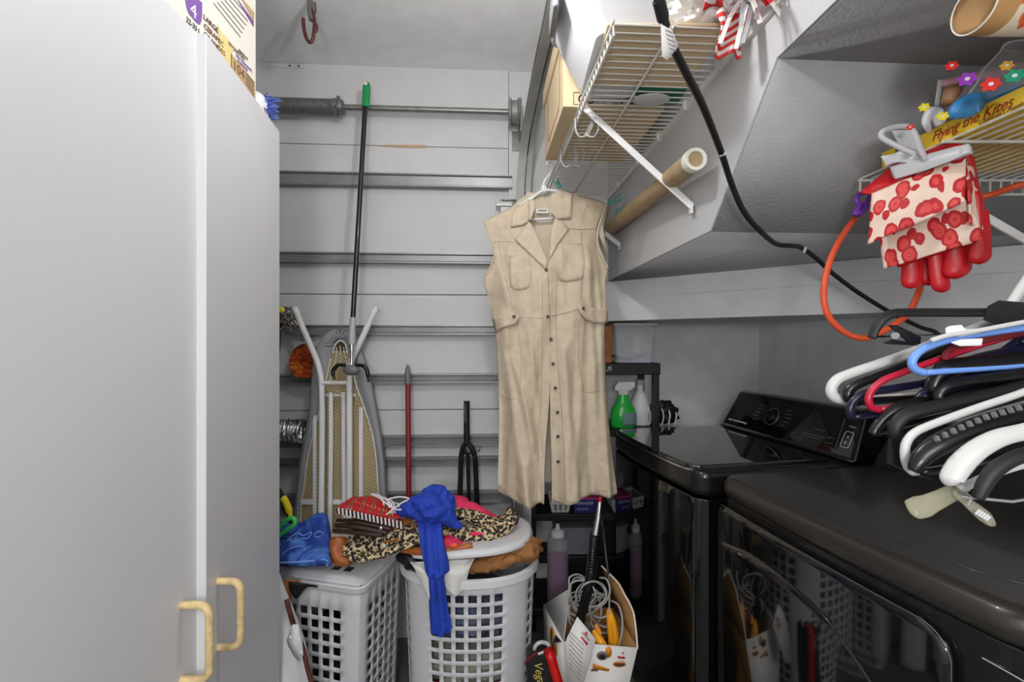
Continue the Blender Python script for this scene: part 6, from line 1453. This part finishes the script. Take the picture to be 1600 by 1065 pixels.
# ================================================================== GLOVES, CLIP, HOSE
def gsheet(name, tab, m, parent, nu=20, nv=20, amp=0.003, seed=1, thick=0.003, fold=0.004, bulge=0.0, ff_=11.0):
    'tab: rows of (x left, y left, Y left, x right, y right, Y right), top to bottom'
    def fn(u, v):
        q = v * (len(tab) - 1); i = min(int(q), len(tab) - 2); t = q - i; r = [lerp(tab[i][k], tab[i + 1][k], t) for k in range(6)]
        p = P(r[0], r[1], r[2]).lerp(P(r[3], r[4], r[5]), u); n = noise.fractal(p * 30 + Vector((seed, 0, 0)), 1, 2, 2)
        return p + Vector((-0.7, -0.7, 0)) * (amp * n + fold * math.sin(ff_ * u + 3 * v + seed) * v + bulge * math.sin(math.pi * u) * math.sin(math.pi * v))
    return MB().sheet(fn, nu, nv).build(name, m, parent, 180, solid=thick)
def finger(parent, top, mid, tip, r, name='finger'):
    cen = catmull([P(*top), P(*mid), P(*tip)], 8); n = len(cen); mb = MB(); wd = Vector((0.88, -0.47, 0)); dd = Vector((-0.47, -0.88, 0)); up = Vector((0, 0, 1)); L_ = (cen[-1] - cen[0]).length; acc = 0.0
    for i, p in enumerate(cen):
        if i: acc += (p - cen[i - 1]).length
        e = max(0.0, (acc - (L_ - r)) / r); k = math.sqrt(max(0.004, 1 - min(1, e) ** 2)); rr_ = r * lerp(0.9, 1.0, min(1, acc / L_ * 1.5)) * k
        for j in range(16):
            a = 2 * math.pi * j / 16; mb.v.append(p + wd * (rr_ * math.cos(a)) + dd * (rr_ * 0.5 * math.sin(a)))
    for i in range(n - 1):
        for j in range(16): mb.f.append((i * 16 + j, i * 16 + (j + 1) % 16, (i + 1) * 16 + (j + 1) % 16, (i + 1) * 16 + j))
    mb.f.append(tuple(range((n - 1) * 16, n * 16)))
    mb.build(name, 'red_rubber', parent, 180)
g2 = thing('rubber_glove', 'rear strawberry patterned rubber glove with its red fingers lowest', 'glove', tuple(P(1460, 300, 0.92)))
gsheet('hand', [(1345, 299, 1.0, 1430, 262, 0.935), (1368, 297, 0.985, 1432, 274, 0.93), (1385, 330, 0.97, 1530, 300, 0.83), (1395, 400, 0.955, 1536, 345, 0.83), (1404, 418, 0.95, 1530, 375, 0.84)], 'red_rubber', g2, seed=2)
gsheet('patterned_cuff', [(1376, 372, 0.955, 1505, 305, 0.835), (1378, 395, 0.952, 1528, 345, 0.825), (1382, 420, 0.95, 1535, 374, 0.825)], 'strawberry', g2, seed=4, fold=0.003)
gsheet('patterned_cuff', [(1507, 258, 0.832, 1518, 262, 0.845), (1510, 300, 0.828, 1527, 306, 0.84), (1514, 350, 0.824, 1534, 360, 0.838)], 'strawberry', g2, seed=5, fold=0.002, nu=8)
finger(g2, (1424, 396, 0.945), (1426, 425, 0.945), (1424, 451, 0.945), 0.0190)
finger(g2, (1452, 392, 0.935), (1452, 420, 0.935), (1451, 446, 0.935), 0.0185)
finger(g2, (1462, 392, 0.905), (1467, 430, 0.905), (1472, 457, 0.905), 0.0150)
finger(g2, (1494, 380, 0.885), (1496, 408, 0.885), (1492, 436, 0.885), 0.0220)
finger(g2, (1528, 330, 0.85), (1531, 380, 0.85), (1530, 413, 0.85), 0.0165, 'thumb')
mb_ = gsheet('hand_side', [(1509, 243, 0.84, 1519, 245, 0.85), (1518, 270, 0.84, 1526, 285, 0.86), (1528, 310, 0.84, 1537, 325, 0.86), (1530, 370, 0.84, 1542, 365, 0.86)], 'red_rubber', g2, nu=8)
g1 = thing('rubber_glove', 'front strawberry patterned rubber glove folded over the shelf edge', 'glove', tuple(P(1440, 280, 0.90)))
gsheet('hand', [(1344, 302, 0.985, 1408, 250, 0.955), (1354, 304, 0.975, 1428, 256, 0.93), (1367, 304, 0.965, 1424, 278, 0.925)], 'red_rubber', g1, seed=8, fold=0.001, thick=0.005)
gsheet('hand_top', [(1440, 240, 0.92, 1500, 222, 0.85), (1444, 247, 0.905, 1506, 232, 0.84)], 'red_rubber', g1, seed=9, fold=0.002, thick=0.006)
gsheet('patterned_cuff', [(1363, 303, 0.945, 1509, 243, 0.83), (1360, 340, 0.94, 1509, 280, 0.82), (1357, 382, 0.938, 1508, 316, 0.815)], 'strawberry', g1, seed=3, fold=0.005, bulge=0.012, nu=26, nv=22, ff_=8)
pc = thing('white_clip', 'milky white plastic bag clip gripping the gloves to the shelf', 'clip', tuple(P(1440, 255, 0.86)))
gsheet('clip_jaw', [(1396, 262, 0.925, 1519, 228, 0.80), (1404, 280, 0.915, 1521, 240, 0.795)], 'milky_plastic', pc, amp=0.0, fold=0.0, thick=0.010, bulge=0.004)
gsheet('clip_grip', [(1378, 246, 0.93, 1442, 228, 0.875), (1384, 258, 0.925, 1444, 250, 0.87)], 'milky_plastic', pc, amp=0.002, fold=0.004, thick=0.006)
MB().tube(catmull([P(1428, 240, 0.86), P(1404, 229, 0.87), P(1380, 216, 0.88), P(1379, 206, 0.88), P(1396, 199, 0.88), P(1418, 198, 0.875), P(1430, 210, 0.87), P(1438, 232, 0.865), P(1446, 250, 0.86)], 8), 0.0052, 10).build('wire_loop', 'milky_plastic', pc, 180)
gsheet('loop_web', [(1392, 204, 0.882, 1424, 204, 0.872), (1404, 226, 0.878, 1436, 236, 0.868)], 'frosted_plastic', pc, amp=0, fold=0, thick=0.002)
pp_ = thing('purple_hook', 'small purple plastic clip hanging from the corner of the small shelf', 'clip', tuple(P(1345, 310, 1.03)))
MB().tube(catmull([P(1352, 301, 1.03), P(1342, 304, 1.03), P(1338, 313, 1.03), P(1345, 320, 1.03), P(1356, 314, 1.03), P(1360, 304, 1.03)], 6), 0.0055, 10).build('clip_ring', 'purple_plastic', pp_, 180)
MB().tube(catmull([P(1346, 318, 1.03), P(1341, 326, 1.03), P(1336, 337, 1.03)], 5), [0.006] * 6 + [0.008] * 5, 10).build('clip_leg', 'purple_plastic', pp_, 180)
MB().tube(catmull([P(1350, 316, 1.025), P(1354, 322, 1.025), P(1348, 330, 1.025), P(1342, 335, 1.025)], 5), 0.0055, 10).build('clip_leg', 'purple_plastic', pp_, 180)
oc = thing('orange_hose', 'orange hose looped and hung from the small wire shelf beside the gloves', 'hose', tuple(P(1345, 330, 1.06)))
MB().tube(catmull([P(1640, 283, 0.98), P(1590, 290, 1.0), P(1540, 306, 1.04), P(1480, 310, 1.07), P(1400, 312, 1.08), P(1360, 318, 1.08), P(1333, 345, 1.08), P(1308, 382, 1.07), P(1293, 420, 1.06), P(1287, 458, 1.05), P(1292, 488, 1.05), P(1308, 510, 1.05), P(1330, 524, 1.05), P(1352, 528, 1.05), P(1378, 518, 1.05), P(1402, 504, 1.05), P(1420, 488, 1.06), P(1432, 465, 1.06), P(1440, 440, 1.07), P(1446, 410, 1.08), P(1452, 370, 1.08)], 8), 0.0068, 12).build('hose_loop', 'orange_cord', oc, 180)

# ================================================================== HANGING ROD AND HANGERS (right foreground)
hr = thing('hanging_rod', 'white closet rod hung from the soffit for the bunch of hangers', 'rod', (0.70, 0.3, 1.54))
MB().tube([(0.70, -0.15, 1.545), (0.69, 0.585, 1.545)], 0.011, 14).build('rod', 'hanger_white', hr)
for y in (-0.05, 0.56): MB().tube([(0.695, y, 1.545), (0.695, y, 1.940)], 0.006, 10).build('drop_bar', 'hanger_white', hr)
def hanger(label, Y, arm, m, wpx, flat=1.0, low=None, stem=True, ycorr=None, name='clothes_hanger', cat='hanger'):
    h = thing(name, label, cat, tuple(P(*arm[0], Y)), group=None)
    pts = [P(x, y, Y) for x, y in arm]; cen = catmull(pts, 6)
    ws = wpx if isinstance(wpx, (list, tuple)) else [wpx, wpx]; n = len(cen)
    r = []
    for i in range(n):
        q = i / (n - 1) * (len(ws) - 1); r.append(lerp(ws[int(q)], ws[min(int(q) + 1, len(ws) - 1)], q - int(q)) * 0.5 * Y / F)
    MB().tube(cen, r, 14, flat=flat).build('arm', m, h, 180)
    neck = P(*arm[0], Y)
    # mirrored arm, off to the right, and the hook up to the rod
    axx = neck.x
    mir = [Vector((2 * axx - p.x, p.y, p.z)) for p in pts]
    MB().tube(catmull(mir, 5), sum(r) / len(r), 12, flat=flat).build('arm', m, h, 180)
    if low:
        MB().tube(catmull([P(x, y, Y) for x, y in low], 5), r[-1] * 0.8, 10).build('bottom_bar', m, h, 180)
    if stem:
        top = Vector((0.6945, Y, 1.558)); pts = [neck, neck.lerp(top, 0.35) + Vector((0.004, 0, 0)), neck.lerp(top, 0.7) + Vector((0.010, 0, -0.006)), Vector((0.706, Y, 1.535)), Vector((0.7105, Y, 1.55)), Vector((0.696, Y, 1.5605)), Vector((0.682, Y, 1.552))]
        MB().tube(catmull(pts, 6), 0.0022 if stem != 2 else 0.0058, 10).build('hook', 'chrome' if stem != 2 else m, h, 180)
    return h
hanger('white tubular hanger farthest back, its rounded tip lowest at far left', 0.575, [(1566, 497), (1540, 506), (1510, 518), (1430, 548), (1380, 566), (1330, 583), (1308, 593), (1299, 607), (1304, 620), (1322, 625)], 'hanger_white', [13, 14, 15, 16, 16], low=[(1322, 625), (1400, 621), (1500, 614), (1566, 608)], stem=2)
hanger('black plastic hanger just in front of the farthest white hanger', 0.562, [(1640, 492), (1540, 520), (1440, 560), (1370, 588), (1336, 602), (1325, 614), (1328, 624), (1342, 627)], 'black_plastic', [12, 13, 16, 15], low=[(1342, 627), (1440, 622), (1640, 610)])
hanger('navy tubular hanger drooping behind the crimson one', 0.548, [(1592, 530), (1545, 562), (1470, 592), (1400, 606), (1358, 613), (1336, 624), (1328, 640), (1332, 652)], 'navy_plastic', [11, 12, 12, 12], low=[(1332, 652), (1420, 640), (1520, 625), (1660, 600)], stem=2)
hanger('crimson red tubular hanger in the middle of the bunch', 0.535, [(1660, 505), (1560, 530), (1470, 560), (1410, 582), (1380, 594), (1362, 610), (1357, 624), (1362, 636), (1374, 640)], 'crimson_plastic', [10, 10, 10.5, 11], low=[(1374, 640), (1460, 622), (1660, 585)])
sk = hanger('black skirt hanger bar with a downturned end above the others', 0.545, [(1640, 486), (1540, 488), (1440, 488), (1400, 489), (1380, 497), (1369, 511), (1362, 528)], 'black_matte', [18, 18, 17, 15, 12], flat=0.5)
mb = MB(); mb.prism([(1543, 478), (1560, 469), (1600, 472), (1600, 506), (1560, 508), (1536, 500)], -0.006, 0.006, frame(Vector((0, 0.545, 0)), (1, 0, 0), (0, 0, 1), (0, -1, 0)))
mb.v = [P(v.x, v.z, 0.545 + (v.y - 0.545)) for v in mb.v]; mb.build('end_block', 'black_matte', sk)
MB().tube([P(1362, 526, 0.545), P(1440, 524, 0.545), P(1640, 512, 0.545)], 0.0012, 6).build('metal_bar', 'chrome', sk)
def clip_part(parent, quads, Y, m, th=0.006):
    for q in quads:
        mb = MB(); k = len(q); mb.v = [P(x, y, Y - th / 2) for x, y in q] + [P(x, y, Y + th / 2) for x, y in q]
        mb.f = [tuple(range(k)), tuple(range(2 * k - 1, k - 1, -1))] + [(i, k + i, k + (i + 1) % k, (i + 1) % k) for i in range(k)]; mb.build('clip_jaw', m, parent, bevel=0.0012)
clip_part(sk, [[(1386, 507), (1402, 508), (1440, 526), (1438, 538), (1420, 536), (1400, 520)], [(1379, 535), (1394, 530), (1424, 534), (1436, 540), (1381, 537)]], 0.54, 'black_plastic', 0.012)
mb = MB(); mb.tube([P(1399, 524, 0.53), P(1399, 524, 0.55)], 0.004, 12); mb.build('clip_spring', 'dark_steel', sk)
bh = hanger('light blue tubular hanger with white size tabs', 0.515, [(1660, 504), (1600, 512), (1540, 520), (1490, 529), (1452, 540), (1433, 552), (1425, 566), (1430, 577), (1444, 582)], 'blue_hanger', [11, 11.5, 12, 12, 12], low=[(1444, 582), (1540, 575), (1660, 565)])
MB().tube(catmull([P(x, y, 0.505) for x, y in ((1660, 494), (1600, 503), (1530, 516), (1480, 524), (1455, 532))], 6), 0.0026, 10).build('arm_ridge', 'hanger_white', bh, 180)
clip_part(bh, [[(1477, 512), (1484, 509), (1503, 507), (1508, 514), (1530, 513), (1532, 520), (1500, 526), (1478, 524)], [(1484, 535), (1500, 530), (1536, 528), (1534, 540), (1500, 541)]], 0.508, 'white_plastic', 0.006)
hanger('maroon tubular hanger behind the light blue one', 0.525, [(1660, 512), (1600, 520), (1540, 531), (1500, 540), (1480, 550), (1476, 562)], 'dark_red_cloth', [9, 9, 9])
# the dark crowd
hanger('black flat hanger with a drooping tip above the dryer', 0.528, [(1690, 560), (1600, 588), (1520, 606), (1464, 622), (1410, 634), (1386, 648), (1368, 668), (1364, 678)], 'black_plastic', [22, 20, 18, 15, 12], flat=0.6, low=[(1364, 678), (1450, 655), (1690, 600)])
hanger('dark navy hanger crowded behind the black flat one', 0.538, [(1690, 530), (1600, 548), (1540, 560), (1490, 575), (1462, 592), (1450, 612), (1440, 630)], 'navy_plastic', [24, 24, 22, 18, 10], flat=0.6)
hanger('glossy black hanger right under the light blue one', 0.520, [(1690, 540), (1600, 560), (1530, 566), (1480, 572), (1466, 584), (1458, 604), (1462, 618)], 'black_plastic', [30, 28, 24, 14, 9], flat=0.5)
hanger('slate blue black hanger deep in the middle of the crowd', 0.532, [(1690, 548), (1600, 574), (1540, 586), (1490, 600), (1452, 614), (1436, 630), (1432, 646)], 'navy_plastic', [26, 26, 24, 20, 12], flat=0.6)
hanger('thin black hanger with a notch crossing the dark crowd', 0.512, [(1690, 556), (1600, 582), (1560, 588), (1500, 596), (1474, 606), (1466, 620), (1470, 632)], 'black_plastic', [22, 20, 16, 12], flat=0.6, low=[(1470, 632), (1540, 616), (1690, 590)])
hanger('black padded hanger with a broad rounded shoulder', 0.505, [(1690, 574), (1600, 603), (1520, 622), (1450, 638), (1416, 648), (1400, 664), (1400, 682), (1412, 692)], 'black_matte', [22, 22, 22, 18, 14], flat=0.6, low=[(1412, 690), (1500, 668), (1690, 622)])
hanger('shiny black hanger between the padded one and the slim white one', 0.492, [(1690, 586), (1600, 616), (1530, 636), (1470, 656), (1440, 670), (1428, 690), (1430, 708)], 'black_plastic', [18, 18, 16, 14, 10], flat=0.6, low=[(1430, 706), (1520, 690), (1690, 650)])
hanger('slim white hanger tucked behind the ribbed black one', 0.475, [(1700, 572), (1600, 612), (1530, 636), (1464, 660), (1430, 675), (1416, 692), (1414, 712), (1419, 730), (1428, 738)], 'hanger_white', [11, 12, 12, 13, 12], low=[(1428, 738), (1480, 730), (1600, 705), (1700, 685)])
rbh = hanger('ribbed black suit hanger with a wide contoured shoulder', 0.455, [(1700, 640), (1640, 640), (1590, 650), (1540, 664), (1490, 684), (1456, 702), (1436, 720), (1427, 736)], 'black_plastic', [36, 36, 36, 36, 33, 26, 14], flat=0.7, low=[(1440, 738), (1500, 728), (1600, 705), (1700, 690)])
for k in range(11):
    t = k / 10.0; x = lerp(1462, 1590, t); y = interp([(1456, 683), (1490, 667), (1540, 646), (1590, 632)], x)
    mb = MB(); mb.bar(P(x, y + 1, 0.443), P(x + 4, y + 9, 0.440), 0.0032, 0.003, (0, -1, 0)); mb.build('grip_rib', 'grey_plastic', rbh)
nw_ = hanger('broad white suit hanger nearest the front with a rounded tip', 0.430, [(1720, 650), (1660, 660), (1600, 674), (1560, 684), (1525, 703), (1500, 727), (1487, 748), (1490, 756)], 'hanger_white', [26, 26, 27, 28, 30, 32, 30, 16], flat=0.55, low=[(1500, 764), (1540, 745), (1600, 725), (1720, 700)])
hanger('nearest black ribbed hanger at the lower right edge', 0.405, [(1740, 690), (1680, 695), (1620, 705), (1580, 718), (1552, 737), (1536, 760), (1528, 780)], 'black_matte', [24, 24, 23, 22, 22, 20, 14], flat=0.7)
ch = thing('clear_clip_hanger', 'clear plastic skirt clip with two lobes hanging lowest of the bunch', 'clip', tuple(P(1500, 780, 0.432)))
def lobe(cpts, rads, Y, nm):
    cen = catmull([P(x, y, Y) for x, y in cpts], 6); n = len(cen); r = [lerp(rads[int(q)], rads[min(int(q) + 1, len(rads) - 1)], q - int(q)) * Y / F for q in [i / (n - 1) * (len(rads) - 1) for i in range(n)]]
    MB().tube(cen, r, 16, flat=0.35).build(nm, 'amber_clear', ch, 180)
lobe([(1508, 757), (1480, 773), (1455, 785), (1440, 791), (1425, 796), (1420, 797)], [9, 12, 14, 17, 15, 4], 0.440, 'clip_paddle')
lobe([(1492, 768), (1512, 785), (1530, 800), (1545, 810), (1555, 818)], [9, 12, 15, 14, 4], 0.434, 'clip_paddle')
for k in range(5):
    MB().tube([P(1524 + 4 * k, 803 + 2.4 * k, 0.424), P(1531 + 4 * k, 796 + 2.6 * k, 0.424)], 0.0011, 5).build('grip_line', 'frosted_plastic', ch)
MB().tube([P(1500, 775, 0.43), P(1580, 783, 0.43), P(1720, 760, 0.43)], 0.0016, 8).build('metal_bar', 'chrome', ch)
MB().tube(catmull([P(1495, 782, 0.44), P(1505, 770, 0.43), P(1516, 778, 0.43), P(1510, 788, 0.43)], 5), 0.0014, 6).build('spring', 'chrome', ch)
MB().tube(catmull([P(1720, 760, 0.43), Vector((0.60, 0.43, 1.36)), Vector((0.69, 0.43, 1.50)), Vector((0.7105, 0.43, 1.55)), Vector((0.696, 0.43, 1.5605)), Vector((0.682, 0.43, 1.552))], 6), 0.002, 8).build('hook', 'chrome', ch, 180)
